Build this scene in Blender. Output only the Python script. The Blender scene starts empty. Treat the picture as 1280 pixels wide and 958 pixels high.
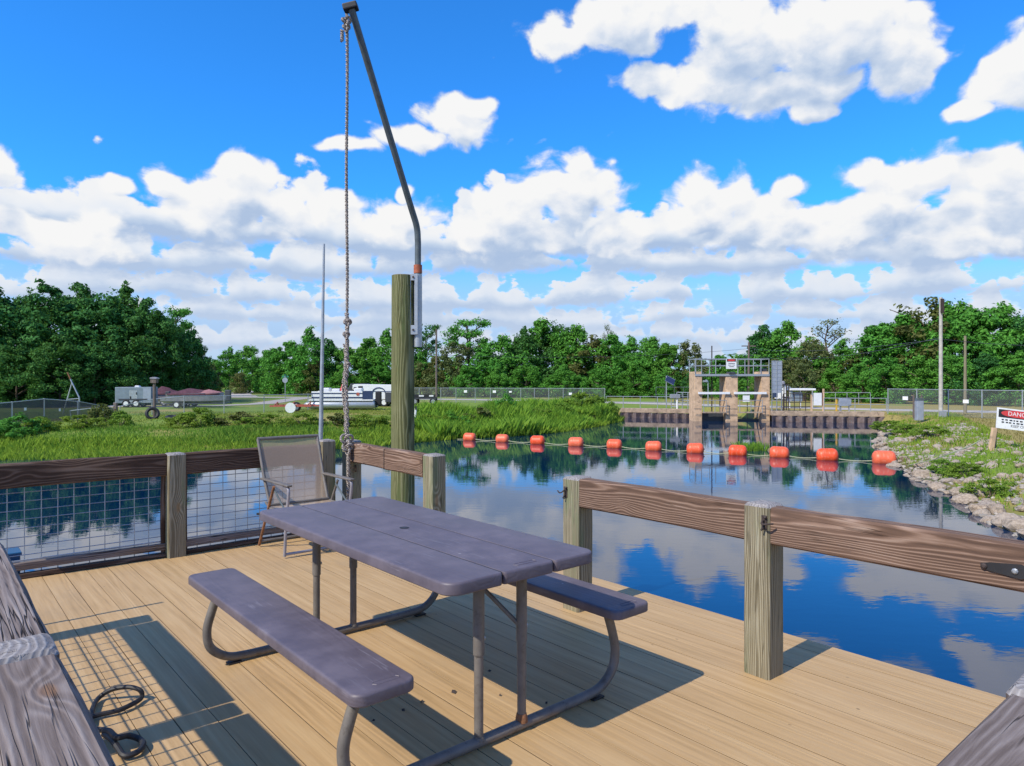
import bpy, bmesh, math, random
import numpy as np
from mathutils import Vector, Matrix
S = bpy.context.scene
COL = S.collection
R = math.radians
rnd = random.Random(7)
NR = np.random.RandomState(11)

# ------------------------------------------------------------------ camera
F, HV, EYE = 870.0, 475.0, 1.45
cd = bpy.data.cameras.new('camera'); cam = bpy.data.objects.new('camera', cd); COL.objects.link(cam)
cam.location = (0, 0, EYE); cam.rotation_euler = (R(90), 0, 0)
cd.sensor_width = 36; cd.lens = F / 1280 * 36; cd.shift_y = -4 / 1280
cd.clip_start = .05; cd.clip_end = 6000
S.camera = cam
S.view_settings.view_transform = 'Standard'; S.view_settings.look = 'None'
S.view_settings.gamma = 1; S.view_settings.exposure = 0.0
S.cycles.max_bounces = 8; S.cycles.transparent_max_bounces = 16
TH = .7048; CT, ST = math.cos(TH), math.sin(TH)
def DW(t, s, z=0): return (CT * t - ST * s, ST * t + CT * s, z)      # deck frame (t across, s along the boards) -> world
def at(u, v, z):                                                      # world point at height z seen in direction u, v
    y = (EYE - z) * F / (v - HV); return ((u - 640) / F * y, y, z)
def atY(u, v, y): return ((u - 640) / F * y, y, EYE - (v - HV) / F * y)
GZ, WZ = -.9, -1.6                                                    # level of the land and of the water

# ------------------------------------------------------------------ node helpers
class NT:
    dim = '3D'
    def __init__(s, tree): s.t = tree; s.n = tree.nodes; s.l = tree.links
    def new(s, typ, **kw):
        n = s.n.new(typ)
        for k, v in kw.items(): setattr(n, k, v)
        return n
    def put(s, sock, v):
        if isinstance(v, bpy.types.NodeSocket): s.l.new(v, sock)
        elif v is not None: sock.default_value = v
    def m(s, op, a, b=None, c=None, clamp=False):
        n = s.new('ShaderNodeMath', operation=op, use_clamp=clamp)
        for i, v in enumerate((a, b, c)): s.put(n.inputs[i], v)
        return n.outputs[0]
    def vm(s, op, a, b=None, c=None):
        n = s.new('ShaderNodeVectorMath', operation=op)
        for i, v in enumerate((a, b, c)): s.put(n.inputs[i], v)
        return n.outputs['Value'] if op in ('DOT_PRODUCT', 'LENGTH', 'DISTANCE') else n.outputs[0]
    def noise(s, vec, scale, detail=4, rough=.55, out=0, dist=0):
        n = s.new('ShaderNodeTexNoise', noise_dimensions=s.dim); s.put(n.inputs['Vector'], vec)
        n.inputs['Scale'].default_value = scale; n.inputs['Detail'].default_value = detail
        n.inputs['Roughness'].default_value = rough; n.inputs['Distortion'].default_value = dist
        return n.outputs[out]
    def vor(s, vec, scale, feature='F1', out='Distance', rand=1):
        n = s.new('ShaderNodeTexVoronoi', feature=feature, voronoi_dimensions=s.dim); s.put(n.inputs['Vector'], vec)
        n.inputs['Scale'].default_value = scale; n.inputs['Randomness'].default_value = rand
        return n.outputs[out]
    def ss(s, v, a, b, lo=0, hi=1):
        n = s.new('ShaderNodeMapRange', interpolation_type='SMOOTHSTEP')
        s.put(n.inputs[0], v); n.inputs[1].default_value = a; n.inputs[2].default_value = b
        n.inputs[3].default_value = lo; n.inputs[4].default_value = hi
        return n.outputs[0]
    def mix(s, f, a, b, blend='MIX'):
        n = s.new('ShaderNodeMix', data_type='RGBA', blend_type=blend)
        s.put(n.inputs[0], f)
        for i, v in ((6, a), (7, b)):
            if isinstance(v, tuple) and len(v) == 3: v = v + (1,)
            s.put(n.inputs[i], v)
        return n.outputs[2]
    def ramp(s, f, stops, interp='LINEAR'):
        n = s.new('ShaderNodeValToRGB'); s.put(n.inputs[0], f); e = n.color_ramp.elements; n.color_ramp.interpolation = interp
        while len(e) < len(stops): e.new(.5)
        for i, (p, c) in enumerate(stops): e[i].position = p; e[i].color = tuple(c) + (1,)
        return n.outputs[0]
    def xyz(s, v):
        n = s.new('ShaderNodeSeparateXYZ'); s.put(n.inputs[0], v); return n.outputs
    def comb(s, x, y, z=0.0):
        n = s.new('ShaderNodeCombineXYZ')
        for i, v in enumerate((x, y, z)): s.put(n.inputs[i], v)
        return n.outputs[0]

# ------------------------------------------------------------------ sky and sun
SUN_EL = R(45); SDIR = Vector((-CT * math.cos(SUN_EL), -ST * math.cos(SUN_EL), math.sin(SUN_EL)))
W = bpy.data.worlds.new('World'); S.world = W; W.use_nodes = True
w = NT(W.node_tree); w.n.clear()
def angles(u, v):
    x, y, z = (u - 640) / F, 1.0, (HV - v) / F
    return math.atan2(x, y), math.atan2(z, math.hypot(x, y))
CLOUDS = [(770,25,95,40),(705,48,55,20),(850,5,60,30),(925,55,75,55),(1030,45,105,62),(1120,72,58,55),(1000,112,95,30),
 (880,108,75,28),(810,98,45,20),(1012,142,36,16),(1262,100,58,42),(1212,136,34,13),(1290,70,40,26),
 (575,158,52,27),(515,175,55,15),(430,186,40,10),(588,140,30,18),(0,205,34,30),(146,233,24,11),
 (70,298,85,34),(282,258,88,45),(215,232,32,24),(312,222,44,26),(352,262,42,28),(25,284,45,26),(112,276,46,24),
 (420,262,46,20),(500,275,55,30),(503,240,14,14),(715,245,68,50),(716,203,30,24),(640,262,55,34),(595,290,58,26),
 (770,292,62,28),(665,292,80,26),(885,268,58,42),(866,236,36,24),(915,244,38,26),(985,232,34,15),(960,270,55,36),
 (1015,288,80,36),(1092,222,55,22),(1165,218,85,30),(1245,212,65,32),(1100,262,90,36),(1200,280,110,44)]
g = bpy.data.node_groups.new('cloud_density', 'ShaderNodeTree')
g.interface.new_socket('P', in_out='INPUT', socket_type='NodeSocketVector')
g.interface.new_socket('D', in_out='OUTPUT', socket_type='NodeSocketFloat')
k = NT(g); k.dim = '2D'; gi = k.new('NodeGroupInput'); go = k.new('NodeGroupOutput')
P0 = gi.outputs[0]
wv = k.vm('MULTIPLY_ADD', k.noise(P0, 9, 3, .5, out=1), (.05, .035, 0), (-.025, -.0175, 0))
P1 = k.vm('ADD', P0, wv)
acc = None
for (cu, cv, ru, rv) in CLOUDS:
    a, e = angles(cu, cv); co = math.cos(a)
    ra, re = ru / F * co * co * 1.0, rv / F * co
    q = k.vm('MULTIPLY_ADD', P1, (1 / ra, 1 / re, 0), (-a / ra, -e / re, 0))
    gss = k.m('POWER', 2.718, k.m('MULTIPLY', k.vm('DOT_PRODUCT', q, q), -.85))
    acc = gss if acc is None else k.m('MAXIMUM', acc, gss)
acc = k.m('MINIMUM', k.m('MULTIPLY', acc, 1.26), 1.2)
px = k.xyz(P0)
outside = k.m('MAXIMUM', k.ss(k.m('ABSOLUTE', px[0]), .68, .85), k.ss(px[1], .52, .7))
far = k.m('MULTIPLY', outside, k.ss(k.noise(k.vm('MULTIPLY', P0, (1, 1.7, 1)), 3.2, 2, .5), .55, .72))
base = k.m('MAXIMUM', acc, far)
n1 = k.noise(k.vm('MULTIPLY', P1, (1, 1.45, 1)), 15, 9, .6)
n2 = k.vor(k.vm('MULTIPLY', P1, (1, 1.25, 1)), 24, 'SMOOTH_F1')
n3 = k.vor(k.vm('MULTIPLY', P1, (1, 1.25, 1)), 60, 'SMOOTH_F1')
n0 = k.noise(k.vm('MULTIPLY', P0, (1, 1.3, 1)), 7.5, 2, .5)
d = k.m('ADD', k.m('ADD', base, k.m('MULTIPLY_ADD', n0, .3, -.15)), k.m('MULTIPLY_ADD', n1, 1.0, -.5))
d = k.m('ADD', d, k.m('MULTIPLY_ADD', n2, -.62, .21))
d = k.m('ADD', d, k.m('MULTIPLY_ADD', n3, -.22, .09))
k.put(go.inputs[0], d)
tc = w.new('ShaderNodeTexCoord'); D = w.xyz(w.vm('NORMALIZE', tc.outputs['Generated']))
az = w.m('ARCTAN2', D[0], D[1]); el = w.m('ARCSINE', w.m('MAXIMUM', D[2], -.03))
P = w.comb(az, el, 0.0)
def dens(off=None):
    n = w.new('ShaderNodeGroup'); n.node_tree = g
    w.put(n.inputs[0], P if off is None else w.vm('ADD', P, off)); return n.outputs[0]
d0 = dens(); d1 = dens((-.008, .016, 0)); d2 = dens((-.012, .055, 0))
alpha0 = w.ss(d0, .44, .80)
lit = w.m('SUBTRACT', 1.0, w.m('ADD', w.m('MULTIPLY', w.ss(d1, .5, 1.5), .22), w.m('MULTIPLY', w.ss(d2, .35, 1.35), .62)), clamp=True)
fbs = w.noise(w.vm('MULTIPLY', P, (1, 1.4, 1)), 34, 6, .6)
lit = w.m('ADD', w.m('ADD', lit, w.m('MULTIPLY', w.m('SUBTRACT', d0, d1), .40)), w.m('MULTIPLY_ADD', fbs, .55, -.30), clamp=True)
ccol0 = w.ramp(lit, [(0, (.46, .59, .81)), (.3, (.63, .73, .89)), (.62, (.86, .90, .97)), (.92, (1.0, 1.0, 1.0))])
# rows of cumulus with level bases, shrinking towards the horizon
ccol, alpha = (.50, .64, .88, 1), w.m('MULTIPLY', w.ss(el, .23, .05), .92)
w.dim = '2D'
fb = w.noise(w.vm('MULTIPLY', P, (1, 1.5, 1)), 24, 7, .58); fb2 = w.noise(w.vm('MULTIPLY', P, (1, 1.9, 1)), 48, 6, .6); vb = w.vor(w.vm('MULTIPLY', P, (1, 1.3, 1)), 42, 'SMOOTH_F1')
for i, (bv, hv, fq, thr, hz) in enumerate([(452, 14, 19, .28, .72), (434, 19, 17, .30, .62), (413, 24, 14, .31, .52), (387, 30, 12, .31, .42), (354, 35, 10, .30, .28), (320, 36, 8, .27, .12)]):
    b_, H_ = (HV - bv) / F, hv / F; ff = fb if i > 3 else fb2
    pf = w.noise(w.comb(w.m('MULTIPLY_ADD', az, fq, 13.7 * i), w.m('MULTIPLY', el, fq * .6), 0.0), 1.0, 3, .5)
    wob = w.noise(w.comb(w.m('MULTIPLY_ADD', az, 4.2, 5.1 * i), w.m('MULTIPLY', el, 3.0), 0.0), 1.0, 2, .5); elw = w.m('MULTIPLY_ADD', w.m('SUBTRACT', wob, .5), .055, el)
    top = w.m('MULTIPLY_ADD', w.m('SUBTRACT', pf, thr - .03), H_ * 6.6, b_)
    dd = w.m('ADD', w.m('MULTIPLY', w.m('SUBTRACT', top, elw), 1 / (H_ * .9)), w.m('ADD', w.m('MULTIPLY_ADD', ff, 2.0, -1.0), w.m('MULTIPLY_ADD', vb, -.9, .34)))
    al = w.m('MULTIPLY', w.ss(dd, -.05, .42), w.ss(w.m('ADD', w.m('MULTIPLY_ADD', fb2, .02, elw), w.m('MULTIPLY', pf, .03)), b_ + .012, b_ + .036))
    sh = w.m('ADD', w.ss(elw, b_, b_ + H_ * .85), w.m('MULTIPLY_ADD', ff, .9, -.45))
    sh = w.m('SUBTRACT', sh, w.m('MULTIPLY', w.ss(dd, .3, 1.8), .35))
    rc = w.ramp(sh, [(0, (.42, .56, .80)), (.3, (.58, .70, .88)), (.7, (.90, .94, 1.0)), (1, (1, 1, 1))])
    rc = w.mix(hz, rc, (.64, .75, .93)); ccol = w.mix(al, ccol, rc); alpha = w.m('MAXIMUM', alpha, al)
w.dim = '3D'
ccol = w.mix(alpha0, ccol, ccol0); alpha = w.m('MAXIMUM', alpha, alpha0)
sky = w.new('ShaderNodeTexSky', sky_type='NISHITA', sun_disc=False, sun_elevation=SUN_EL, sun_rotation=R(229.6))
sky.air_density = 1.0; sky.dust_density = .0; sky.ozone_density = 3.0
tint = w.mix(1.0, sky.outputs[0], (.22, .96, 1.72), 'MULTIPLY')
bg = w.new('ShaderNodeBackground'); bg.inputs[1].default_value = .15; w.put(bg.inputs[0], tint)
bc = w.new('ShaderNodeBackground'); bc.inputs[1].default_value = .93; w.put(bc.inputs[0], ccol)
mx = w.new('ShaderNodeMixShader'); w.put(mx.inputs[0], alpha); w.l.new(bg.outputs[0], mx.inputs[1]); w.l.new(bc.outputs[0], mx.inputs[2])
wo = w.new('ShaderNodeOutputWorld'); w.l.new(mx.outputs[0], wo.inputs[0])
W.cycles.sampling_method = 'MANUAL'; W.cycles.sample_map_resolution = 512
sl = bpy.data.lights.new('sun', 'SUN'); sl.energy = 5.0; sl.angle = R(.5); sl.color = (1, .92, .78)
so = bpy.data.objects.new('sun', sl); COL.objects.link(so); so.location = SDIR * 50
so.rotation_euler = (-SDIR).to_track_quat('-Z', 'Y').to_euler()

# ------------------------------------------------------------------ materials
def mat(name):
    m = bpy.data.materials.new(name); m.use_nodes = True; n = NT(m.node_tree)
    return m, n, n.n['Principled BSDF']
def bump(n, b, h, strength=.4, dist=.01):
    x = n.new('ShaderNodeBump'); x.inputs['Strength'].default_value = strength; x.inputs['Distance'].default_value = dist
    n.put(x.inputs['Height'], h); n.put(b.inputs['Normal'], x.outputs[0])
def ocoord(n, rand=True):
    tc = n.new('ShaderNodeTexCoord').outputs['Object']
    if not rand: return tc
    oi = n.new('ShaderNodeObjectInfo').outputs['Random']
    return n.vm('ADD', tc, n.vm('MULTIPLY', n.comb(oi, oi, oi), (17.3, 31.7, 23.1)))
def orand(n): return n.new('ShaderNodeObjectInfo').outputs['Random']
def plain(name, col, rough=.6, metal=0, var=.12, scale=6, bmp=0, spec=.5, dirt=None):
    m, n, b = mat(name); c = ocoord(n)
    f = n.noise(c, scale, 5, .6)
    a = tuple(x * (1 - var) for x in col); z = tuple(min(1, x * (1 + var)) for x in col)
    cc = n.mix(n.ss(f, .3, .7), a, z)
    if dirt:
        cc = n.mix(n.ss(n.noise(c, scale * 2.3, 6, .65), .52, .72), cc, dirt)
    n.put(b.inputs['Base Color'], cc)
    b.inputs['Roughness'].default_value = rough; b.inputs['Metallic'].default_value = metal
    b.inputs['Specular IOR Level'].default_value = spec
    if bmp: bump(n, b, n.noise(c, scale * 12, 4, .6), bmp, .004)
    return m
def wood(name, axis, cols, knot=1.0, rings=26, crack=.6, rough=.82, green=None, fibre=.62, rw=.42):
    """weathered timber, grain running along a local axis, figured around knots"""
    m, n, b = mat(name); c0 = ocoord(n)
    st = [1, 1, 1]; st[axis] = .16
    c = n.vm('MULTIPLY', c0, tuple(st))
    kn = n.vm('MULTIPLY', c0, tuple(2.2 if i == axis else 5 for i in range(3)))
    kd = n.vor(kn, 1.0, 'F1')
    kk = n.m('POWER', 2.718, n.m('MULTIPLY', n.m('MULTIPLY', kd, kd), -26))
    raw = n.new('ShaderNodeTexCoord').outputs['Object']; o = orand(n)
    flat = [1, 1, 1]; flat[axis] = 0
    pith = n.vm('ADD', n.vm('MULTIPLY', raw, tuple(flat)), n.vm('MULTIPLY_ADD', n.comb(o, o, o), tuple(x * y for x, y in zip(flat, (.09, -.08, .10))), tuple(x * y for x, y in zip(flat, (.03, .05, -.09)))))
    f = n.m('ADD', n.m('MULTIPLY', n.noise(c, 5.0, 2, .45), .075), n.m('MULTIPLY', n.noise(c, 22, 2, .5), .008))
    rad_ = n.m('ADD', n.vm('LENGTH', pith), n.m('ADD', f, n.m('MULTIPLY', kk, .045 * knot)))
    ring = n.m('MULTIPLY_ADD', n.m('SINE', n.m('MULTIPLY', rad_, rings * 26.0)), .5, .5)
    ring = n.m('POWER', ring, 1.7)
    fst = [90, 90, 90]; fst[axis] = 2.2
    fib = n.noise(n.vm('ADD', n.vm('MULTIPLY', c0, tuple(fst)), n.vm('MULTIPLY', n.noise(c, 9, 3, .5, out=1), (5, 5, 5))), 1, 6, .68)
    big = n.noise(c0, 2.6, 3, .5)
    v = n.m('ADD', n.m('MULTIPLY', ring, rw), n.m('ADD', n.m('MULTIPLY', fib, fibre), n.m('MULTIPLY_ADD', big, .50, -.27)))
    col = n.ramp(v, [(.05, cols[0]), (.38, cols[1]), (.62, cols[2]), (.95, cols[3])])
    if green: col = n.mix(n.ss(n.noise(c, 7, 4, .6), .5, .68, 0, .75), col, green)
    cst = [34, 34, 34]; cst[axis] = .9
    cr = n.noise(n.vm('MULTIPLY', c0, tuple(cst)), 1, 3, .5)
    crk = n.ss(n.m('ABSOLUTE', n.m('SUBTRACT', cr, .5)), 0, .022, 1, 0)
    crk = n.m('MULTIPLY', crk, n.m('MULTIPLY', n.ss(big, .40, .56), crack))
    col = n.mix(crk, col, tuple(x * .25 for x in cols[0]))
    kc = n.ss(kk, .72, .93)
    if knot: col = n.mix(n.m('MULTIPLY', kc, .75 * min(1, knot)), col, (cols[1][0] * 1.35, cols[1][1] * .95, cols[1][2] * .6))
    n.put(b.inputs['Base Color'], col); b.inputs['Roughness'].default_value = rough; b.inputs['Specular IOR Level'].default_value = .12
    h = n.m('SUBTRACT', n.m('ADD', n.m('MULTIPLY', ring, .5), n.m('MULTIPLY', fib, .6)), n.m('MULTIPLY', crk, 1.6))
    bump(n, b, h, .55, .004)
    return m
BROWN = [(.065, .042, .032), (.15, .092, .064), (.245, .160, .115), (.38, .285, .225)]
GREYB = [(.07, .052, .044), (.148, .116, .100), (.228, .188, .168), (.34, .30, .275)]
POSTC = [(.11, .09, .055), (.21, .18, .115), (.31, .275, .19), (.42, .39, .29)]
M = {}
M['beam'] = wood('weathered_brown_timber', 0, BROWN)
M['beam_grey'] = wood('weathered_grey_timber', 0, GREYB, rings=17, fibre=.95, rw=.20, crack=1.0)
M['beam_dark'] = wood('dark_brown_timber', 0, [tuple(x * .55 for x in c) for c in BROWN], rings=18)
M['post'] = wood('green_grey_post_timber', 2, POSTC, knot=.7, rings=22, green=(.16, .20, .105))
M['post_top'] = wood('bleached_end_grain', 2, [(.16, .14, .13), (.28, .26, .25), (.42, .40, .38), (.56, .54, .52)], knot=0, rings=16, rw=.22, fibre=.6)
M['pile'] = wood('green_piling_timber', 2, [(.05, .05, .022), (.115, .12, .05), (.20, .205, .095), (.30, .29, .17)], knot=.3, rings=14, green=(.12, .16, .06), fibre=.75)
M['oldpost'] = wood('old_grey_post', 2, GREYB, rings=14)
# composite deck board: embossed grain along local y
m, n, b = mat('tan_composite_board'); c = ocoord(n)
f1 = n.noise(n.vm('MULTIPLY', c, (26, 1.1, 26)), 1, 5, .6); f2 = n.noise(n.vm('MULTIPLY', c, (95, 2.6, 95)), 1, 4, .6)
f3 = n.noise(c, 1.7, 4, .6)
v = n.m('ADD', n.m('MULTIPLY', f1, .62), n.m('ADD', n.m('MULTIPLY', f2, .24), n.m('MULTIPLY', f3, .2)))
col = n.ramp(v, [(.28, (.30, .190, .078)), (.5, (.455, .295, .136)), (.75, (.56, .39, .20))])
col = n.mix(n.m('MULTIPLY_ADD', orand(n), .22, -.06, clamp=True), col, (.36, .245, .12))
sp = n.vor(n.vm('MULTIPLY', c, (1, .8, 1)), 9.0); sp = n.m('MULTIPLY', n.ss(sp, .035, .075, 1, 0), n.ss(n.noise(c, 3.1, 2), .52, .62))
col = n.mix(n.m('MULTIPLY', sp, .6), col, (.06, .04, .025))
col = n.mix(n.ss(n.noise(c, .9, 5, .62), .52, .75, 0, .35), col, (.30, .22, .13))
n.put(b.inputs['Base Color'], col); b.inputs['Roughness'].default_value = .62; b.inputs['Specular IOR Level'].default_value = .35
ring = n.m('SINE', n.m('MULTIPLY', n.noise(n.vm('MULTIPLY', c, (6, .35, 6)), 1, 2, .4), 90))
bump(n, b, n.m('ADD', n.m('MULTIPLY', ring, .35), n.m('MULTIPLY', f2, .8)), .35, .003); M['deck'] = m
# moulded plastic with embossed wood grain along local y
m, n, b = mat('mauve_grey_plastic'); c = ocoord(n)
r1 = n.m('SINE', n.m('MULTIPLY', n.noise(n.vm('MULTIPLY', c, (5, .5, 5)), 1, 2, .4), 110))
r2 = n.noise(n.vm('MULTIPLY', c, (120, 6, 120)), 1, 4, .6); r3 = n.noise(c, 7, 6, .65)
pc = n.mix(n.ss(r3, .3, .75), (.094, .077, .092), (.145, .121, .140))
sc = n.noise(n.vm('MULTIPLY', c, (70, 5, 70)), 1, 3, .7); pc = n.mix(n.m('MULTIPLY', n.ss(n.noise(c, 2.4, 3), .5, .66), n.ss(sc, .58, .70, 0, .5)), pc, (.25, .23, .26))
dr = n.vor(c, 5.5); pc = n.mix(n.m('MULTIPLY', n.ss(dr, .025, .05, 1, 0), n.ss(n.noise(c, 4.1, 2), .55, .6, 0, .8)), pc, (.40, .38, .37))
n.put(b.inputs['Base Color'], pc)
n.put(b.inputs['Roughness'], n.m('MULTIPLY_ADD', r3, .22, .38)); b.inputs['Specular IOR Level'].default_value = .5
bump(n, b, n.m('ADD', n.m('MULTIPLY', r1, .3), n.m('MULTIPLY', r2, .7)), .32, .002); M['plastic'] = m
M['deckside'] = plain('gap_shade_board_side', (.15, .10, .055), .9)  # board sides darkened: the shade in the gaps is put into their colour
M['tube'] = plain('bronze_grey_steel', (.155, .14, .125), .5, 0, .15, 14, .1, dirt=(.10, .085, .07))
M['rust'] = plain('rusty_steel', (.22, .10, .045), .85, 0, .4, 30, .4)
M['darkrust'] = plain('dark_rusty_iron', (.055, .04, .035), .8, .2, .4, 30, .3)
M['galv'] = plain('galvanised_steel', (.42, .45, .47), .45, .55, .12, 12, .06)
M['galvdark'] = plain('weathered_steel_pipe', (.105, .13, .135), .5, .25, .2, 10, .06)
M['white'] = plain('white_paint', (.78, .79, .78), .45, 0, .05, 5, 0, dirt=(.62, .61, .57))
M['navy'] = plain('navy_paint', (.025, .045, .11), .4)
M['black'] = plain('black_rubber', (.018, .018, .02), .6, 0, .2, 10)
M['darkgrey'] = plain('dark_grey_paint', (.05, .055, .065), .5)
M['redpaint'] = plain('faded_red_steel', (.42, .09, .06), .6, 0, .3, 8, .1, dirt=(.30, .16, .11))
M['orangeband'] = plain('rusty_orange_band', (.38, .10, .04), .6, 0, .25, 20)
M['concrete'] = plain('tan_concrete', (.58, .40, .25), .9, 0, .2, 2.2, .35, dirt=(.27, .19, .13))
M['cap'] = plain('stained_concrete_cap', (.36, .27, .19), .92, 0, .3, 2.5, .4, dirt=(.14, .10, .075))
M['sheet'] = plain('rusty_sheet_steel', (.15, .11, .10), .7, .1, .35, 3, .3, dirt=(.23, .22, .23))
M['greymetal'] = plain('pale_blue_grey_metal', (.34, .38, .44), .5, .3, .1, 4)
M['trailer'] = plain('pale_grey_panel', (.19, .24, .28), .5, 0, .1, 3)  # lowered tone: tree shadow over the cargo trailer put into the colour
M['maroon'] = plain('maroon_canvas', (.085, .03, .042), .85, 0, .3, 5, .2)
M['pink'] = plain('faded_pink_canvas', (.30, .14, .14), .85, 0, .25, 5, .2)
M['hull'] = plain('dull_aluminium_hull', (.30, .29, .32), .5, .2, .2, 4)
M['yellow'] = plain('yellow_paint', (.60, .36, .04), .5)
M['green'] = plain('green_sign', (.03, .22, .13), .5)
M['blueplastic'] = plain('blue_plastic', (.012, .075, .16), .35, 0, .1, 5)
M['road'] = plain('pale_gravel', (.42, .38, .34), .95, 0, .15, 3, .3)
M['red'] = plain('sign_red', (.60, .05, .05), .5)
M['signblack'] = plain('sign_black', (.02, .02, .02), .5)
M['solar'] = plain('solar_cells', (.03, .04, .09), .25)
# rope
m, n, b = mat('weathered_rope'); c = ocoord(n, False); x = n.xyz(c)
tw = n.m('SINE', n.m('ADD', n.m('MULTIPLY', x[2], 330), n.m('MULTIPLY', n.m('ADD', x[0], x[1]), 240)))
n.put(b.inputs['Base Color'], n.mix(n.m('MULTIPLY_ADD', tw, .5, .5), (.20, .165, .14), (.56, .50, .44))); b.inputs['Roughness'].default_value = .95
bump(n, b, tw, .8, .006); M['rope'] = m
m, n, b = mat('pale_poly_rope'); n.put(b.inputs['Base Color'], n.mix(n.noise(ocoord(n), 9, 3), (.30, .32, .16), (.55, .55, .38))); b.inputs['Roughness'].default_value = .8; M['polyrope'] = m
# sling fabric, see-through weave
m, n, b = mat('taupe_sling_mesh'); c = ocoord(n)
wv = n.noise(n.vm('MULTIPLY', c, (160, 160, 30)), 1, 2)
n.put(b.inputs['Base Color'], n.mix(wv, (.32, .235, .17), (.44, .34, .255))); b.inputs['Roughness'].default_value = .8
tr = n.new('ShaderNodeBsdfTransparent'); ms = n.new('ShaderNodeMixShader'); ms.inputs[0].default_value = .30
n.l.new(b.outputs[0], ms.inputs[1]); n.l.new(tr.outputs[0], ms.inputs[2]); n.l.new(ms.outputs[0], n.n['Material Output'].inputs[0]); M['sling'] = m
def chain(name, col, open_):
    m, n, b = mat(name); c = n.xyz(ocoord(n, False))
    n.put(b.inputs['Base Color'], n.mix(n.noise(ocoord(n), 1.2, 4), tuple(x * .7 for x in col), col)); b.inputs['Roughness'].default_value = .6; b.inputs['Metallic'].default_value = .3
    q = n.m('MULTIPLY', n.m('ADD', n.m('SINE', n.m('MULTIPLY', n.m('ADD', c[0], c[2]), 62)), n.m('SINE', n.m('MULTIPLY', n.m('SUBTRACT', c[0], c[2]), 62))), .08)
    tr = n.new('ShaderNodeBsdfTransparent'); ms = n.new('ShaderNodeMixShader'); n.put(ms.inputs[0], n.m('ADD', q, open_, clamp=True))
    n.l.new(b.outputs[0], ms.inputs[1]); n.l.new(tr.outputs[0], ms.inputs[2]); n.l.new(ms.outputs[0], n.n['Material Output'].inputs[0]); return m
M['chain'] = chain('chain_link_wire', (.34, .37, .38), .80)
M['chaindark'] = chain('chain_link_with_dark_screen', (.075, .085, .10), .16)
# floats
m, n, b = mat('sun_faded_orange_float'); c = ocoord(n); o = orand(n)
st = n.noise(n.vm('MULTIPLY', c, (14, 14, 2.2)), 1, 5, .6)
fr = n.mix(o, (.80, .075, .012), (.78, .16, .07))
n.put(b.inputs['Base Color'], n.mix(n.ss(st, .48, .8, 0, .55), fr, (.82, .38, .27))); b.inputs['Roughness'].default_value = .45; M['float'] = m
# rocks
m, n, b = mat('limestone'); c = ocoord(n); f = n.noise(c, 5, 6, .65); o = orand(n)
col = n.mix(n.ss(f, .3, .7), (.22, .155, .10), (.48, .385, .28)); col = n.mix(n.m('MULTIPLY', o, .45), col, (.36, .34, .32))
n.put(b.inputs['Base Color'], n.mix(n.ss(n.noise(c, 2.1, 4), .56, .7, 0, .5), col, (.10, .085, .06))); b.inputs['Roughness'].default_value = .95
bump(n, b, n.noise(c, 22, 6, .7), .6, .03); M['rock'] = m
M['rubble'] = plain('grey_rubble', (.34, .30, .25), .95, 0, .35, 4, .3, dirt=(.20, .17, .13))
# water
m, n, b = mat('canal_water'); c = n.new('ShaderNodeTexCoord').outputs['Object']
b.inputs['Base Color'].default_value = (.001, .018, .058, 1); b.inputs['Roughness'].default_value = .015; b.inputs['IOR'].default_value = 1.56
r1 = n.noise(n.vm('MULTIPLY', c, (1, 2.0, 1)), 2.2, 3, .5); r2 = n.noise(n.vm('MULTIPLY', c, (1, 1.5, 1)), 11, 2, .5)
bump(n, b, n.m('ADD', r1, n.m('MULTIPLY', r2, .10)), .05, .022); M['water'] = m
# ground
m, n, b = mat('mown_grass_ground'); c = n.new('ShaderNodeTexCoord').outputs['Object']; x = n.xyz(c)
f = n.noise(c, .16, 5, .6); f2 = n.noise(n.vm('MULTIPLY', c, (1, .5, 1)), 3.5, 6, .7)
gr = n.mix(f2, (.10, .17, .028), (.23, .32, .06)); dry = n.mix(f2, (.22, .18, .055), (.38, .31, .11))
right = n.ss(x[0], 14, 22, 0, .16)
near = n.m('MULTIPLY', n.ss(x[1], 62, 46, 0, .12), n.ss(x[0], -22, -8))
col = n.mix(n.ss(n.m('ADD', f, n.m('ADD', right, near)), .47, .68), gr, dry)
col = n.mix(n.ss(x[2], WZ - .05, WZ + .18, 1, 0), col, (.05, .045, .03))
n.put(b.inputs['Base Color'], col); b.inputs['Roughness'].default_value = 1; b.inputs['Specular IOR Level'].default_value = .1
bump(n, b, f2, .8, .06); M['ground'] = m
def foliage(name, dark, light, tl=.35, objvar=.5, dry=None):
    m, n, b = mat(name)
    ri = n.new('ShaderNodeNewGeometry').outputs['Random Per Island']; o = orand(n)
    col = n.mix(ri, dark, light)
    col = n.mix(n.m('MULTIPLY', o, objvar), col, tuple(x * y for x, y in zip(light, (1.15, .82, .7))))
    if dry: col = n.mix(n.ss(n.noise(ocoord(n, False), .9, 3), .60, .74, 0, .65), col, dry)
    n.put(b.inputs['Base Color'], col); b.inputs['Roughness'].default_value = .6; b.inputs['Specular IOR Level'].default_value = .12
    t = n.new('ShaderNodeBsdfTranslucent'); n.put(t.inputs[0], n.mix(.5, col, (.10, .16, .02)))
    ms = n.new('ShaderNodeMixShader'); ms.inputs[0].default_value = tl
    n.l.new(b.outputs[0], ms.inputs[1]); n.l.new(t.outputs[0], ms.inputs[2]); n.l.new(ms.outputs[0], n.n['Material Output'].inputs[0])
    return m
M['leaf'] = foliage('broadleaf_foliage', (.042, .19, .03), (.15, .45, .065))
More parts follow.
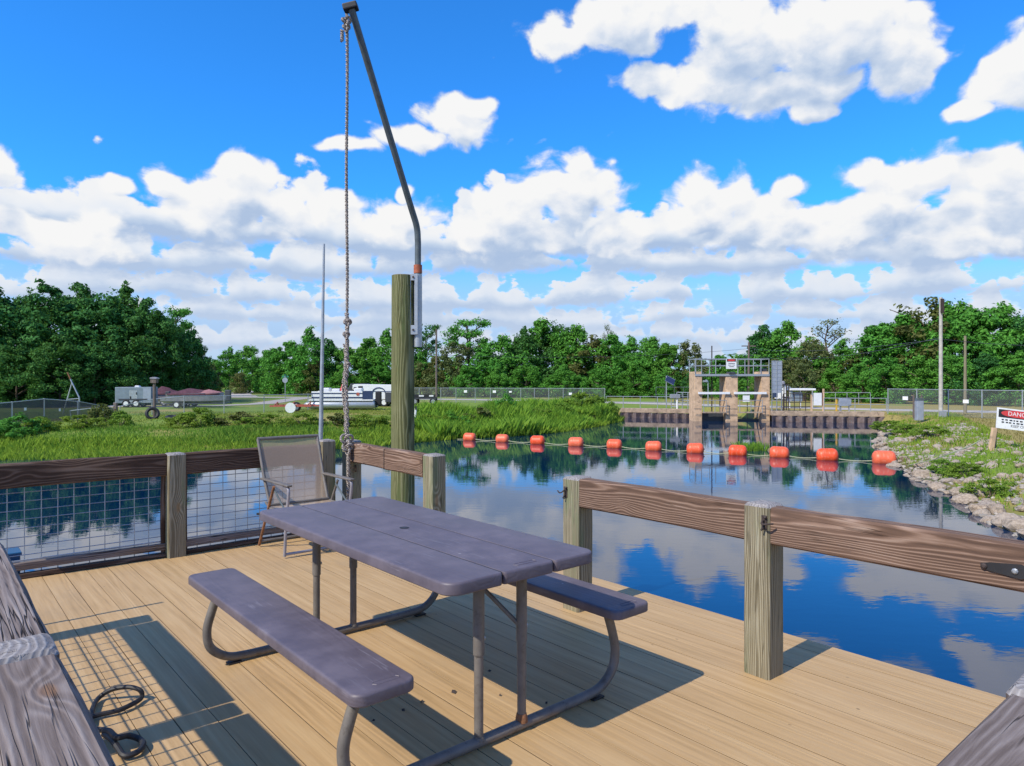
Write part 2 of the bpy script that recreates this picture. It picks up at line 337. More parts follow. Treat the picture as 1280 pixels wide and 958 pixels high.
M['leafdark'] = foliage('deep_shade_foliage', (.024, .115, .034), (.085, .27, .06), .32)  # canopy shade of the left wood put into darker greens, reused on other trees
M['leafpale'] = foliage('grey_green_foliage', (.085, .13, .045), (.20, .25, .09), .35)
M['leafbrown'] = foliage('browning_foliage', (.075, .10, .03), (.17, .195, .055), .35, .2)
M['grass'] = foliage('tall_bank_grass', (.12, .30, .026), (.36, .60, .075), .5)
M['weed'] = foliage('mixed_weeds', (.09, .23, .026), (.28, .46, .065), .45, dry=(.30, .24, .07))
M['lawn'] = foliage('lawn_grass', (.13, .25, .035), (.36, .46, .10), .45, dry=(.42, .34, .12))
M['drygrass'] = foliage('short_dry_grass', (.15, .14, .045), (.26, .24, .09), .4)
M['palepole'] = plain('sun_bleached_pole', (.44, .42, .37), .8, 0, .15, 5, .2)
M['bark'] = plain('bark', (.10, .075, .055), .95, 0, .3, 6, .5)

# ------------------------------------------------------------------ mesh helpers
class MB:
    def __init__(s): s.v = []; s.f = []; s.mi = []; s.cur = 0
    def add(s, vs, fs):
        o = len(s.v); s.v += [tuple(x) for x in vs]
        for f in fs: s.f.append([i + o for i in f]); s.mi.append(s.cur)
        return s
    def box(s, x0, x1, y0, y1, z0, z1, mtx=None):
        vs = [Vector((x, y, z)) for z in (z0, z1) for y in (y0, y1) for x in (x0, x1)]
        if mtx: vs = [mtx @ q for q in vs]
        return s.add(vs, [(0, 2, 3, 1), (4, 5, 7, 6), (0, 1, 5, 4), (2, 6, 7, 3), (0, 4, 6, 2), (1, 3, 7, 5)])
    def tube(s, pts, r, n=8, caps=True, close=False):
        pts = [Vector(p) for p in pts]; N = len(pts)
        rr = r if isinstance(r, (list, tuple)) else [r] * N
        rings = []; ref = None
        for i, p in enumerate(pts):
            a = pts[(i - 1) % N] if (i > 0 or close) else p; c = pts[(i + 1) % N] if (i < N - 1 or close) else p
            d = (c - a).normalized()
            if ref is None: ref = Vector((0, 0, 1)) if abs(d.z) < .9 else Vector((1, 0, 0))
            u = ref - d * ref.dot(d)
            if u.length < 1e-6: u = d.orthogonal()
            u.normalize(); ref = u; q = d.cross(u)
            rings.append([p + (u * math.cos(2 * math.pi * k / n) + q * math.sin(2 * math.pi * k / n)) * rr[i] for k in range(n)])
        vs = [x for g_ in rings for x in g_]; fs = []
        for i in range(N if close else N - 1):
            j = (i + 1) % N
            for k_ in range(n): fs.append((i * n + k_, i * n + (k_ + 1) % n, j * n + (k_ + 1) % n, j * n + k_))
        if caps and not close: fs.append(tuple(range(n - 1, -1, -1))); fs.append(tuple((N - 1) * n + k_ for k_ in range(n)))
        return s.add(vs, fs)
    def prism(s, poly, axis, a, b):
        """polygon in the two other axes, extruded along axis from a to b"""
        def P(p, h):
            l = list(p); l.insert(axis, h); return tuple(l)
        n = len(poly); vs = [P(p, a) for p in poly] + [P(p, b) for p in poly]
        fs = [tuple(range(n - 1, -1, -1)), tuple(range(n, 2 * n))] + [(i, (i + 1) % n, n + (i + 1) % n, n + i) for i in range(n)]
        return s.add(vs, fs)
    def lathe(s, prof, n=16, axis=2, c=(0, 0, 0)):
        vs = []
        for (r, h) in prof:
            for k_ in range(n):
                a = 2 * math.pi * k_ / n; l = [r * math.cos(a), r * math.sin(a)]; l.insert(axis, h); vs.append(Vector(l) + Vector(c))
        N = len(prof); fs = []
        for i in range(N - 1):
            for k_ in range(n): fs.append((i * n + k_, i * n + (k_ + 1) % n, (i + 1) * n + (k_ + 1) % n, (i + 1) * n + k_))
        fs.append(tuple(range(n - 1, -1, -1))); fs.append(tuple((N - 1) * n + k_ for k_ in range(n)))
        return s.add(vs, fs)
    def mesh(s, name, mats, bevel=0, seg=2, smooth=False):
        me = bpy.data.meshes.new(name); me.from_pydata(s.v, [], s.f)
        for m_ in (mats if isinstance(mats, (list, tuple)) else [mats]): me.materials.append(m_)
        me.polygons.foreach_set('material_index', s.mi)
        bm = bmesh.new(); bm.from_mesh(me); bmesh.ops.recalc_face_normals(bm, faces=bm.faces)
        if bevel:
            es = [e for e in bm.edges if len(e.link_faces) == 2 and e.calc_face_angle(0) > .6]
            bmesh.ops.bevel(bm, geom=es, offset=bevel, segments=seg, affect='EDGES', profile=.6, clamp_overlap=True)
        bm.to_mesh(me); bm.free()
        if smooth:
            me.polygons.foreach_set('use_smooth', [True] * len(me.polygons))
            me.set_sharp_from_angle(angle=R(40))
        return me
    def build(s, name, mats, parent=None, loc=(0, 0, 0), rot=(0, 0, 0), **kw):
        return link(name, s.mesh(name, mats, **kw), parent, loc, rot)
def link(name, me, parent=None, loc=(0, 0, 0), rot=(0, 0, 0)):
    o = bpy.data.objects.new(name, me); COL.objects.link(o); o.parent = parent; o.location = loc; o.rotation_euler = rot
    return o
def tag(o, label=None, cat=None, group=None, kind=None):
    for k_, v_ in (('label', label), ('category', cat), ('group', group), ('kind', kind)):
        if v_: o[k_] = v_
    return o
def thing(name, label, cat, loc=(0, 0, 0), rz=0, group=None):
    o = bpy.data.objects.new(name, None); COL.objects.link(o); o.location = loc; o.rotation_euler = (0, 0, rz); o.empty_display_size = .2
    return tag(o, label, cat, group)
def copy_tree(o, parent=None):
    c = o.copy(); COL.objects.link(c); c.parent = parent
    for ch in list(o.children): copy_tree(ch, c)
    return c
def fastmesh(name, V, Fq, mats, nper):
    me = bpy.data.meshes.new(name); V = np.asarray(V, np.float32); nf = len(Fq)
    me.vertices.add(len(V)); me.vertices.foreach_set('co', V.ravel())
    me.loops.add(nf * nper); me.loops.foreach_set('vertex_index', np.asarray(Fq, np.int32).ravel())
    me.polygons.add(nf); me.polygons.foreach_set('loop_start', np.arange(nf, dtype=np.int32) * nper)
    me.polygons.foreach_set('loop_total', np.full(nf, nper, np.int32))
    me.update(calc_edges=True); me.validate()
    for m_ in (mats if isinstance(mats, (list, tuple)) else [mats]): me.materials.append(m_)
    return me
def text(body, size, parent, m_, loc, rot, name='lettering', depth=.001, align='CENTER'):
    cu = bpy.data.curves.new(name, 'FONT'); cu.body = body; cu.size = size; cu.extrude = depth; cu.align_x = align; cu.align_y = 'CENTER'; cu.resolution_u = 3
    o = bpy.data.objects.new('tmp', cu); COL.objects.link(o); bpy.context.view_layer.update()
    me = bpy.data.meshes.new_from_object(o); bpy.data.objects.remove(o); me.materials.clear(); me.materials.append(m_)
    return link(name, me, parent, loc, rot)

# ------------------------------------------------------------------ land and water
SH = [(-400, 24), (-60, 25.5), (-35, 26.5), (-20, 27.4), (-11, 28.5), (-6.9, 31.4), (-3.8, 35.2), (0, 37.8), (2.6, 40.5), (5.6, 46), (8.2, 52.5), (8.2, 56.8),
      (13.2, 56.8), (13.2, 58), (18.3, 58), (18.3, 52.3), (26.8, 50.3), (23.2, 44), (20.2, 38), (17.0, 32.6), (14.1, 26), (12.5, 21.75), (12.1, 20.1), (11.46, 18.3),
      (10.8, 16.4), (9.94, 14.2), (9.6, 11), (9.6, 5), (10, -20), (12, -400)]
POLY = SH + [(-400, -400)]
PA = np.array(POLY, float); PB = np.roll(PA, -1, 0)
def sdist(X, Y):
    """distance to the shoreline, positive on land"""
    X = np.asarray(X, float); Y = np.asarray(Y, float); best = np.full(X.shape, 1e9); ins = np.zeros(X.shape, bool)
    for (ax, ay), (bx, by) in zip(PA, PB):
        dx, dy = bx - ax, by - ay; t = np.clip(((X - ax) * dx + (Y - ay) * dy) / (dx * dx + dy * dy + 1e-12), 0, 1)
        best = np.minimum(best, np.hypot(X - ax - t * dx, Y - ay - t * dy))
        c1 = (ay > Y) != (by > Y); xi = ax + (Y - ay) / (by - ay + 1e-12) * dx; ins ^= c1 & (X < xi)
    return np.where(ins, -best, best)
def hgt(X, Y):
    X = np.asarray(X, float); Y = np.asarray(Y, float); d_ = sdist(X, Y)
    wl = np.where(Y > 47, .35, np.where(X > 8.5, 3.2, 4.5))
    up = np.clip(d_ / wl, 0, 1); up = up * up * (3 - 2 * up) * .35 + up * .65
    z = np.where(d_ > 0, WZ + (GZ - WZ) * up, WZ + np.maximum(d_ * .7, -1.6))
    lump = .05 * np.sin(X * 1.7 + Y * .6) * np.sin(Y * 1.3 - X * .4) * np.clip(d_, 0, 1) * np.clip((6 - d_) / 5, 0, 1)
    return z + lump
def axis_(lo, hi, fine, flo, fhi, step):
    a = np.arange(flo, fhi, step); l, r = [], []; q = flo; st = step
    while q > lo: st *= 1.35; q -= st; l.append(q)
    q = fhi; st = step
    while q < hi: st *= 1.35; q += st; r.append(q)
    return np.concatenate([l[::-1], a, r])
gx = axis_(-3000, 3000, 0, -46, 44, .55); gy = axis_(-500, 4000, 0, 3, 64, .55)
XX, YY = np.meshgrid(gx, gy); ZZ = hgt(XX, YY); nx, ny = len(gx), len(gy)
idx = np.arange(nx * ny).reshape(ny, nx)
Fq = np.stack([idx[:-1, :-1], idx[:-1, 1:], idx[1:, 1:], idx[1:, :-1]], -1).reshape(-1, 4)
me = fastmesh('ground', np.stack([XX, YY, ZZ], -1).reshape(-1, 3), Fq, M['ground'], 4); me.polygons.foreach_set('use_smooth', [True] * len(me.polygons))
tag(link('ground', me), kind='structure')
tag(MB().add([(-420, -420, WZ), (60, -420, WZ), (60, 60, WZ), (-420, 60, WZ)], [(0, 1, 2, 3)]).build('water', M['water']), kind='structure')
def strip(name, pts, wid, z):
    L_ = []; Rr = []
    for i, p in enumerate(pts):
        a = Vector(pts[max(i - 1, 0)]); c = Vector(pts[min(i + 1, len(pts) - 1)]); d_ = (c - a).normalized(); nn = Vector((-d_.y, d_.x)) * wid / 2
        L_.append((p[0] + nn.x, p[1] + nn.y, z)); Rr.append((p[0] - nn.x, p[1] - nn.y, z))
    k_ = len(pts); mb = MB().add(L_ + Rr, [(i, i + 1, k_ + i + 1, k_ + i) for i in range(k_ - 1)])
    return tag(mb.build(name, M['road']), kind='structure')
strip('gravel_road', [(80, 44), (36, 50.5), (28.5, 54.5), (22, 61), (11.3, 71), (-3.8, 82), (-15.6, 87), (-26, 92), (-36, 94), (-90, 98)], 4.2, GZ + .012)
strip('gravel_path', [(-27, 92), (-26, 80), (-24.5, 68), (-27, 62), (-40, 60)], 2.6, GZ + .02)
strip('sand_track', [(-60, 160), (-52, 135), (-44, 112), (-36, 94)], 3.6, GZ + .028)

# ------------------------------------------------------------------ the deck and its railings
deck = tag(thing('deck', None, None, (0, 0, 0), TH), kind='structure')
S0, S1, BW = .30, 6.25, .1405
def board_mesh(L):
    mb = MB(); h, w2 = .025, BW / 2 - .0018; c = .0007
    poly = [(-w2, -h), (w2, -h), (w2, -c), (w2 - c, 0), (-w2 + c, 0), (-w2, -c)]
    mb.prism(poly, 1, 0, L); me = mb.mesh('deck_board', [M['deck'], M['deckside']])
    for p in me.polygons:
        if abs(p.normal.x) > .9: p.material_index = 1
    return me
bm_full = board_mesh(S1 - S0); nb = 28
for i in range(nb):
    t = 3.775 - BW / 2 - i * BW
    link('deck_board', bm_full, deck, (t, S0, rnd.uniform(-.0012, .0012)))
fr = MB()                                                             # joists and rim under the boards
fr.box(-.16, 3.74, S0 + .02, S0 + .06, -.25, -.028); fr.box(-.16, 3.74, S1 - .06, S1 - .02, -.25, -.028); fr.box(3.70, 3.74, S0 + .061, S1 - .061, -.25, -.028)
for i in range(1, 8): fr.box(-.12, 3.69, S0 + i * .72, S0 + i * .72 + .04, -.23, -.029)
fr.build('joist_frame', M['beam_dark'], deck)
pl = MB()
for t in (.3, 3.2):
    for s_ in (.6, 3.2, 5.9): pl.tube([(t, s_, -3.2), (t, s_, -.24)], .12, 10)
pl.build('support_pile', M['pile'], deck)

def post_mb(h, w=.14, top=True):
    mb = MB(); a = w / 2; n_ = 6
    for i in range(n_):                                               # slightly out of true shaft
        pass
    rings = []
    for i in range(n_ + 1):
        z = (h - .016) * i / n_; e = [rnd.uniform(-.0016, .0016) for _ in range(8)]; c = .010
        rings.append([(-a + c + e[0], -a, z), (a - c, -a + e[1], z), (a, -a + c + e[2], z), (a, a - c, z), (a - c + e[3], a, z), (-a + c, a + e[4], z), (-a, a - c, z), (-a + e[5], -a + c, z)])
    vs = [p for r in rings for p in r]; fs = []
    for i in range(n_):
        for k_ in range(8): fs.append((i * 8 + k_, i * 8 + (k_ + 1) % 8, i * 8 + 8 + (k_ + 1) % 8, i * 8 + 8 + k_))
    fs.append(tuple(range(7, -1, -1))); o = n_ * 8
    mb.add(vs, fs); mb.cur = 1
    b0 = rings[-1]; tp = [(x * .86, y * .86, h - .004 + rnd.uniform(-.003, .003)) for x, y, z in b0]; ti = [(x * .45, y * .45, h + rnd.uniform(-.004, .004)) for x, y, z in b0]
    vs = b0 + tp + ti; fs = []
    for j in (0, 8):
        for k_ in range(8): fs.append((j + k_, j + (k_ + 1) % 8, j + 8 + (k_ + 1) % 8, j + 8 + k_))
    fs.append(tuple(range(16, 24))); mb.add(vs, fs)
    return mb
def post(parent, t, s_, h, w=.14, mats=None, z=0.0, name='post'):
    return post_mb(h, w).build(name, mats or [M['post'], M['post_top']], parent, (t, s_, z), (0, 0, rnd.uniform(-.02, .02)), smooth=True)
def beam(parent, p, q, wid, hei, m_, name='beam', bev=.010, roll=0):
    """timber from p to q (centre line), its own x along the grain"""
    p, q = Vector(p), Vector(q); d_ = q - p; L = d_.length; n_ = max(3, int(L / .22)); mb = MB(); rings = []
    w2, h2, c = wid / 2, hei / 2, bev
    for i in range(n_ + 1):
        x = L * i / n_; a = [rnd.uniform(-.0022, .0022) for _ in range(4)]; sag = .004 * math.sin(3.1 * i / n_ + roll)
        rings.append([(x, -w2 + c, -h2 + sag), (x, w2 - c, -h2 + sag), (x, w2 + a[0], -h2 + c + sag), (x, w2 + a[1], h2 - c + sag), (x, w2 - c, h2 + sag + a[2]), (x, -w2 + c, h2 + sag + a[3]), (x, -w2 + a[2], h2 - c + sag), (x, -w2 + a[0], -h2 + c + sag)])
    vs = [v_ for r in rings for v_ in r]; fs = []
    for i in range(n_):
        for k_ in range(8): fs.append((i * 8 + k_, i * 8 + (k_ + 1) % 8, i * 8 + 8 + (k_ + 1) % 8, i * 8 + 8 + k_))
    fs += [tuple(range(7, -1, -1)), tuple(n_ * 8 + k_ for k_ in range(8))]
    mb.add(vs, fs)
    return mb.build(name, m_, parent, p, (0, -math.asin(d_.z / L), math.atan2(d_.y, d_.x)), smooth=True)
RH = .845; TP = 3.185                                                 # rail height; post line along the right edge
def rail_beam(parent, s_a, s_b, m_, t=TP - .012): return beam(parent, (t, s_a, .742), (t, s_b, .742), .095, .178, m_)
def wall_hook(parent, t, s_, z, flip=1):
    h = MB(); h.box(-.003, .003, -.018, .018, -.045, .045); h.tube([(0, 0, .012), (-.028, 0, .012), (-.045, .006 * flip, .0), (-.05, .02 * flip, -.004), (-.04, .045 * flip, .0), (-.02, .075 * flip, .004)], .006, 6)
    h.tube([(-.004, 0, -.02), (-.02, -.004, -.028), (-.03, .006, -.05)], .006, 6); h.tube([(-.004, -.012, .03), (-.018, -.014, .04)], .009, 6)
    o = h.build('gate_hook', M['darkrust'], parent, (t, s_, z)); o.scale = (.75, .75, .75); return o
rail = thing('railing', 'long railing of brown beams between green grey posts on the right deck edge', 'railing', DW(TP, 1.82), TH)
def rl(root, t, s_): return t, s_
class Frame:                                                          # parts written in deck coordinates
    def __init__(s, root, t, s_): s.r = root; s.t = t; s.s = s_
R1 = bpy.data.objects.new('tmp_frame', None)
def shift(o, root_ts):
    o.location.x -= root_ts[0]; o.location.y -= root_ts[1]; return o
ts = (TP, 1.82)
shift(post(rail, TP, 1.82, RH), ts); shift(post(rail, TP, 3.10, RH - .008), ts); shift(post(rail, TP, .2, RH), ts)
shift(rail_beam(rail, 1.888, 3.032, M['beam']), ts)
b2 = shift(rail_beam(rail, .275, 1.752, M['beam']), ts)
shift(wall_hook(rail, TP - .073, 1.775, .76, -1), ts); shift(wall_hook(rail, TP - .073, 3.135, .74, 1), ts)
hb = MB()                                                             # strap hinge: a tapered leaf with bolts
hb.prism([(0, -.008), (.03, -.016), (.13, -.027), (.15, -.020), (.34, -.026), (.34, .026), (.15, .020), (.13, .027), (.03, .016), (0, .008)], 0, -.004, .004)
hg = shift(hb.build('strap_hinge', M['black'], rail, (TP - .064, .875, .735), (0, 0, math.pi)), ts)
for y_ in (-.0, -.10, -.2):
    q = MB().lathe([(.011, 0), (.011, .005), (.006, .009)], 8, 0); o = q.build('bolt', M['darkrust'] if y_ == 0 else M['galv'], hg, (.004, -y_ + .012, 0))
R2 = thing('railing', 'short railing with a spliced brown beam left of the open gap, rope on it', 'railing', DW(TP, 4.72), TH)
ts = (TP, 4.72)
shift(post(R2, TP, 4.72, .85), ts); shift(post(R2, TP, 6.14, .87), ts)
shift(beam(R2, (TP - .02, 4.79, .745), (TP - .02, 5.395, .75), .10, .185, M['beam']), ts)
shift(beam(R2, (TP - .02, 5.405, .752), (TP - .02, 6.07, .757), .10, .18, M['beam']), ts)
shift(MB().box(-.055, .055, -.003, .003, -.088, .088).build('splice_plate', M['darkrust'], R2, (TP - .02, 5.40, .751)), ts)
shift(wall_hook(R2, TP + .0, 6.06, .60, 1), ts)
def mesh_panel(root, u0, u1, z0, z1, loc, axis, ts, du=.1055, dz=.0675, r=.0032, m_=None):
    """welded wire panel in a light frame"""
    mb = MB(); n_ = int(round((u1 - u0) / du)); k_ = int(round((z1 - z0) / dz))
    def P(u, z, o): return (u, o, z) if axis == 0 else (o, u, z)
    for i in range(n_ + 1):
        u = u0 + (u1 - u0) * i / n_; mb.tube([P(u, z0, 0), P(u, z1, 0)], r, 4, False)
    for j in range(k_ + 1):
        z = z0 + (z1 - z0) * j / k_; mb.tube([P(u0, z, .004), P(u1, z, .004)], r, 4, False)
    return shift(mb.build('wire_mesh', m_ or M['galv'], root, loc), ts)
LS = 6.17                                                             # line of the far left railing
R3 = thing('railing', 'dark brown railing with wire panels along the far deck end behind the chair', 'railing', DW(1.60, LS), TH)
ts = (1.60, LS)
shift(post(R3, 1.60, LS, .85), ts); shift(post(R3, 2.93, LS, .885), ts)
for a, b_ in ((.16, 1.528), (1.672, 2.858)):
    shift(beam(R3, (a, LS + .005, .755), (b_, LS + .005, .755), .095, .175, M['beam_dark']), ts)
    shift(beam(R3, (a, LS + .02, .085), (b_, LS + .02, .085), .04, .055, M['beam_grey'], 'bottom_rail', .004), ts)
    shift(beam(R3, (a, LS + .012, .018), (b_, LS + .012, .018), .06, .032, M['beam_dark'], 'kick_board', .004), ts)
    mesh_panel(R3, a + .01, b_ - .01, .03, .69, (0, LS + .05, 0), 0, ts)
    shift(MB().box(a, b_, -.006, .006, -.006, .006).build('panel_edge', M['galv'], R3, (0, LS + .04, .125)), ts)
for x_ in (1.515, 1.685): shift(beam(R3, (x_, LS + .02, .035), (x_, LS + .02, .665), .03, .03, M['beam_dark'], 'cleat', .003), ts)
# near left railing: a wide flat timber on posts, wire panels below
LT = .154
R4 = thing('railing', 'weathered grey cap rail crossing the bottom left corner, with wire panels under it', 'railing', DW(LT, 1.81), TH)
ts = (LT, 1.81)
for s_, h_ in ((1.81, .885), (3.13, .862), (4.66, .862), (.45, .86)): shift(post(R4, LT, s_, h_, .145, [M['oldpost'], M['post_top']]), ts)
for a, b_ in ((.53, 1.728), (1.892, 3.05), (3.21, 4.58)):
    shift(beam(R4, (LT, a, .822), (LT, b_, .822), .145, .108, M['beam_grey'], bev=.014), ts)
    mesh_panel(R4, a, b_, .06, .765, (LT + .02, 0, 0), 1, ts, r=.0042)
    shift(beam(R4, (LT, a, .05), (LT, b_, .05), .09, .04, M['beam_grey'], 'bottom_rail', .004), ts)
rod = MB().tube([(0, 0, 0), (0, 0, 1.04)], .011, 8); rod.lathe([(.03, 0), (.03, .006)], 10)
tag(rod.build('steel_rod', M['galvdark'], None, DW(.16, 4.93), smooth=True), 'thin upright steel rod beyond the end of the grey cap rail', 'rod')
R5 = thing('railing', 'weathered grey cap rail in the bottom right corner with a pale post top', 'railing', DW(1.62, .32), TH)
ts = (1.62, .32)
shift(post(R5, 1.60, .32, .885, .145, [M['oldpost'], M['post_top']]), ts); shift(post(R5, .74, .32, .86, .145, [M['oldpost'], M['post_top']]), ts)
for a, b_ in ((.82, 1.518), (1.682, 3.10)): shift(beam(R5, (a, .318, .822), (b_, .318, .822), .14, .108, M['beam_grey'], bev=.014), ts)
bpy.data.objects.remove(R1)
# ------------------------------------------------------------------ picnic table
TC = (1.786, 2.905); tx0, ty0, _ = DW(*TC)
pt = thing('picnic_table', 'mauve grey plastic picnic table with attached benches on bent steel legs', 'picnic table', (tx0, ty0, 0), TH)
def slab(name, x0, x1, L, zt, th, rad, parent, corner=(1, 1, 1, 1), hole=None, m_=None, bow=.012):
    """moulded plank: rounded plan corners, rolled top edge; local x across, y along"""
    out = []; y0, y1 = -L / 2, L / 2
    cs = [(x0, y0, corner[0], 180), (x1, y0, corner[1], 270), (x1, y1, corner[2], 0), (x0, y1, corner[3], 90)]
    for (cx, cy, f, a0) in cs:
        r_ = rad if f else .014; n_ = 8 if f else 4
        ox = cx + (r_ if cx == x0 else -r_); oy = cy + (r_ if cy == y0 else -r_)
        for i in range(n_ + 1):
            a = R(a0 + 90 * i / n_); out.append((ox + r_ * math.cos(a), oy + r_ * math.sin(a)))
    n_ = len(out); cxm, cym = (x0 + x1) / 2, 0
    def ring(ins, z):
        r_ = []
        for i, (x, y) in enumerate(out):
            p = Vector(out[i - 1]); q = Vector(out[(i + 1) % n_]); d_ = (q - p).normalized(); k_ = .18 if (abs(x - x0) < .013 and not corner[0]) or (abs(x - x1) < .013 and not corner[1]) else 1
            r_.append((x - d_.y * ins * k_, y + d_.x * ins * (1 if abs(d_.y) < .9 else k_), z))
        return r_
    RG = [ring(.004, zt - th), ring(0, zt - th + .004), ring(0, zt - .009), ring(.0022, zt - .004), ring(.0065, zt - .0008), ring(.011, zt)]
    vs = [p for r_ in RG for p in r_]; fs = [tuple(range(n_ - 1, -1, -1))]
    for i in range(len(RG) - 1):
        for k_ in range(n_): fs.append((i * n_ + k_, i * n_ + (k_ + 1) % n_, (i + 1) * n_ + (k_ + 1) % n_, (i + 1) * n_ + k_))
    fs.append(tuple((len(RG) - 1) * n_ + k_ for k_ in range(n_)))
    mb = MB().add(vs, fs)
    return mb.build(name, m_ or M['plastic'], parent, smooth=True)
L_, ZT = 1.829, .733
slab('table_plank', -.381, -.135, L_, ZT, .047, .062, pt, (1, 0, 0, 1)); slab('table_plank', -.1262, .1262, L_, ZT, .047, .01, pt, (0, 0, 0, 0)); slab('table_plank', .135, .381, L_, ZT, .047, .062, pt, (0, 1, 1, 0))
slab('seam_shade_panel', -.36, .36, L_ - .03, ZT - .0022, .03, .05, pt, m_=M['signblack'])  # black sheet filling the grooves, stands in for the shade in the seams
MB().lathe([(.019, 0), (.019, .0012), (.023, .0012), (.023, 0)], 20).build('umbrella_hole_ring', M['black'], pt, (0, 0, ZT + .0004))
MB().lathe([(.018, 0), (.018, .0009)], 20).build('umbrella_hole', M['signblack'], pt, (0, 0, ZT + .0003))
for x_, L2, z_, yy in ((0, .1, ZT, -.86), (-.62, .085, .446, -.86), (.62, .085, .446, -.86)):
    q = MB().tube([(-L2 / 2, -.012, 0), (L2 / 2, -.012, 0), (L2 / 2 + .008, 0, 0), (L2 / 2, .012, 0), (-L2 / 2, .012, 0), (-L2 / 2 - .008, 0, 0)], .0014, 4, False, True)
    q.build('moulded_badge', M['plastic'], pt, (x_ + .02, yy, z_ + .0004))
MB().box(-.012, .012, -.003, .003, -.006, .006).build('corner_plug', M['black'], pt, (-.372, .9, ZT - .018), (0, 0, R(-45)), bevel=.002)
for sg in (-1, 1):
    slab('bench', sg * .623 - .1195, sg * .623 + .1195, 1.823, .446, .042, .045, pt)
def smooth_path(pts, k_=5):
    out = []; P_ = [Vector(p) for p in pts]; P_ = [2 * P_[0] - P_[1]] + P_ + [2 * P_[-1] - P_[-2]]
    for i in range(1, len(P_) - 2):
        for j in range(k_):
            t = j / k_; a, b_, c, d_ = P_[i - 1:i + 3]
            out.append(.5 * ((2 * b_) + (c - a) * t + (2 * a - 5 * b_ + 4 * c - d_) * t * t + (3 * b_ - a - 3 * c + d_) * t ** 3))
    out.append(P_[-2]); return out
for e in (-1, 1):
    y = e * .735
    half = [(0, y, .026), (.28, y, .026), (.50, y, .028), (.60, y, .045), (.675, y, .105), (.693, y, .19), (.672, y, .28), (.625, y, .408)]
    path = [(-x_, y, z_) for x_, _, z_ in reversed(half[1:])] + half
    b0 = MB().tube(smooth_path(path), .0215, 12).build('base_tube', M['tube'], pt, smooth=True)
    for sg in (-1, 1):
        MB().box(sg * .56 - .035, sg * .56 + .035, y - .024, y + .024, .0005, .009).build('foot_pad', M['black'], b0, bevel=.003)
        lg = MB(); lg.tube([(sg * .112, y, .03), (sg * .112, y, .40)], .0185, 12); lg.tube([(sg * .112, y, .37), (sg * .112, y, .692)], .0228, 12)
        lg.lathe([(.024, 0), (.021, .012)], 12, 2, (sg * .112, y, .037))
        lo = lg.build('leg', M['tube'], pt, smooth=True)
        MB().lathe([(.009, 0), (.009, .006), (.004, .009)], 8, 0, (sg * .112 + .022, y, .43)).build('leg_bolt', M['galv'], lo)
        if e == -1 and sg == 1: MB().lathe([(.027, 0), (.0245, .02), (.0205, .035)], 14, 2, (.112, y, .036)).build('rust_collar', M['rust'], lo, smooth=True)
    MB().tube([(-.085, y * .72, .69), (-.06, y * .8, .655), (.106, y, .43)], .010, 8).build('brace', M['tube'], pt, smooth=True)
    MB().box(-.20, .20, y - .022, y + .022, .668, .684).build('cross_bracket', M['tube'], pt, bevel=.003)
# ------------------------------------------------------------------ folding sling chair
ch = thing('folding_chair', 'taupe sling folding armchair standing with its back to the far railing', 'chair', DW(2.53, 5.75), TH)
HW = .275
def cp(t, s_, z): return (t - 2.53, s_ - 5.75, z)
for sg, nm in ((-1, 2.255), (1, 2.81)):
    t = nm
    MB().tube(smooth_path([cp(t, 5.50, .015), cp(t, 5.47, .30), cp(t, 5.42, .54), cp(t, 5.45, .582), cp(t, 5.52, .59)], 4), .0125, 10).build('leg', M['hull'], ch, smooth=True)
    MB().tube(smooth_path([cp(t + sg * .01, 6.03, .015), cp(t + sg * .01, 5.86, .30), cp(t + sg * .01, 5.70, .56)], 3), .0115, 10).build('leg', M['tube'] if sg > 0 else M['rust'], ch, smooth=True)
    a = MB(); a.box(t - 2.53 - .024, t - 2.53 + .024, 5.40 - 5.75, 5.98 - 5.75, .588, .606); a.build('armrest', M['tube'], ch, bevel=.008, seg=3, smooth=True)
    MB().tube([cp(t, 5.47, .36), cp(t, 5.82, .365), cp(t, 5.90, .40)], .0115, 8).build('seat_rail', M['tube'], ch, smooth=True)
    MB().tube(smooth_path([cp(2.53 + sg * .262, 5.84, .38), cp(2.53 + sg * .27, 5.96, .62), cp(2.53 + sg * .275, 6.085, .93)], 4), .0135, 10).build('back_frame', M['tube'], ch, smooth=True)
    MB().tube([cp(t, 5.46, .37), cp(t, 5.72, .53)], .008, 8).build('arm_strut', M['galvdark'], ch, smooth=True)
MB().tube([cp(2.255, 5.502, .03), cp(2.81, 5.502, .03)], .0115, 8).build('foot_bar', M['hull'], ch, smooth=True)
MB().tube([cp(2.255, 6.01, .05), cp(2.81, 6.01, .05)], .0115, 8).build('foot_bar', M['tube'], ch, smooth=True)
MB().tube([cp(2.25, 6.085, .932), cp(2.81, 6.085, .932)], .015, 10).build('top_bar', M['tube'], ch, smooth=True)
MB().tube([cp(2.26, 5.84, .385), cp(2.80, 5.84, .385)], .012, 10).build('back_bar', M['tube'], ch, smooth=True)
def sling(prof, name):
    vs = []; n_ = len(prof)
    for i, (s_, z_) in enumerate(prof):
        for j in range(5):
            x_ = -.268 + .536 * j / 4; vs.append((x_, s_ - 5.75 + .006 * (1 - abs(j - 2) / 2), z_ - .004 * (1 - abs(j - 2) / 2)))
    top = [(x_, y_ + .003, z_ + .003) for x_, y_, z_ in vs]; k_ = len(vs); fs = []
    for i in range(n_ - 1):
        for j in range(4):
            a = i * 5 + j; fs.append((a, a + 1, a + 6, a + 5))
    return MB().add(vs, fs).build(name, M['sling'], ch, smooth=True)
sling([(5.845, .39), (5.91, .49), (5.965, .62), (6.02, .77), (6.08, .925)], 'back_sling')
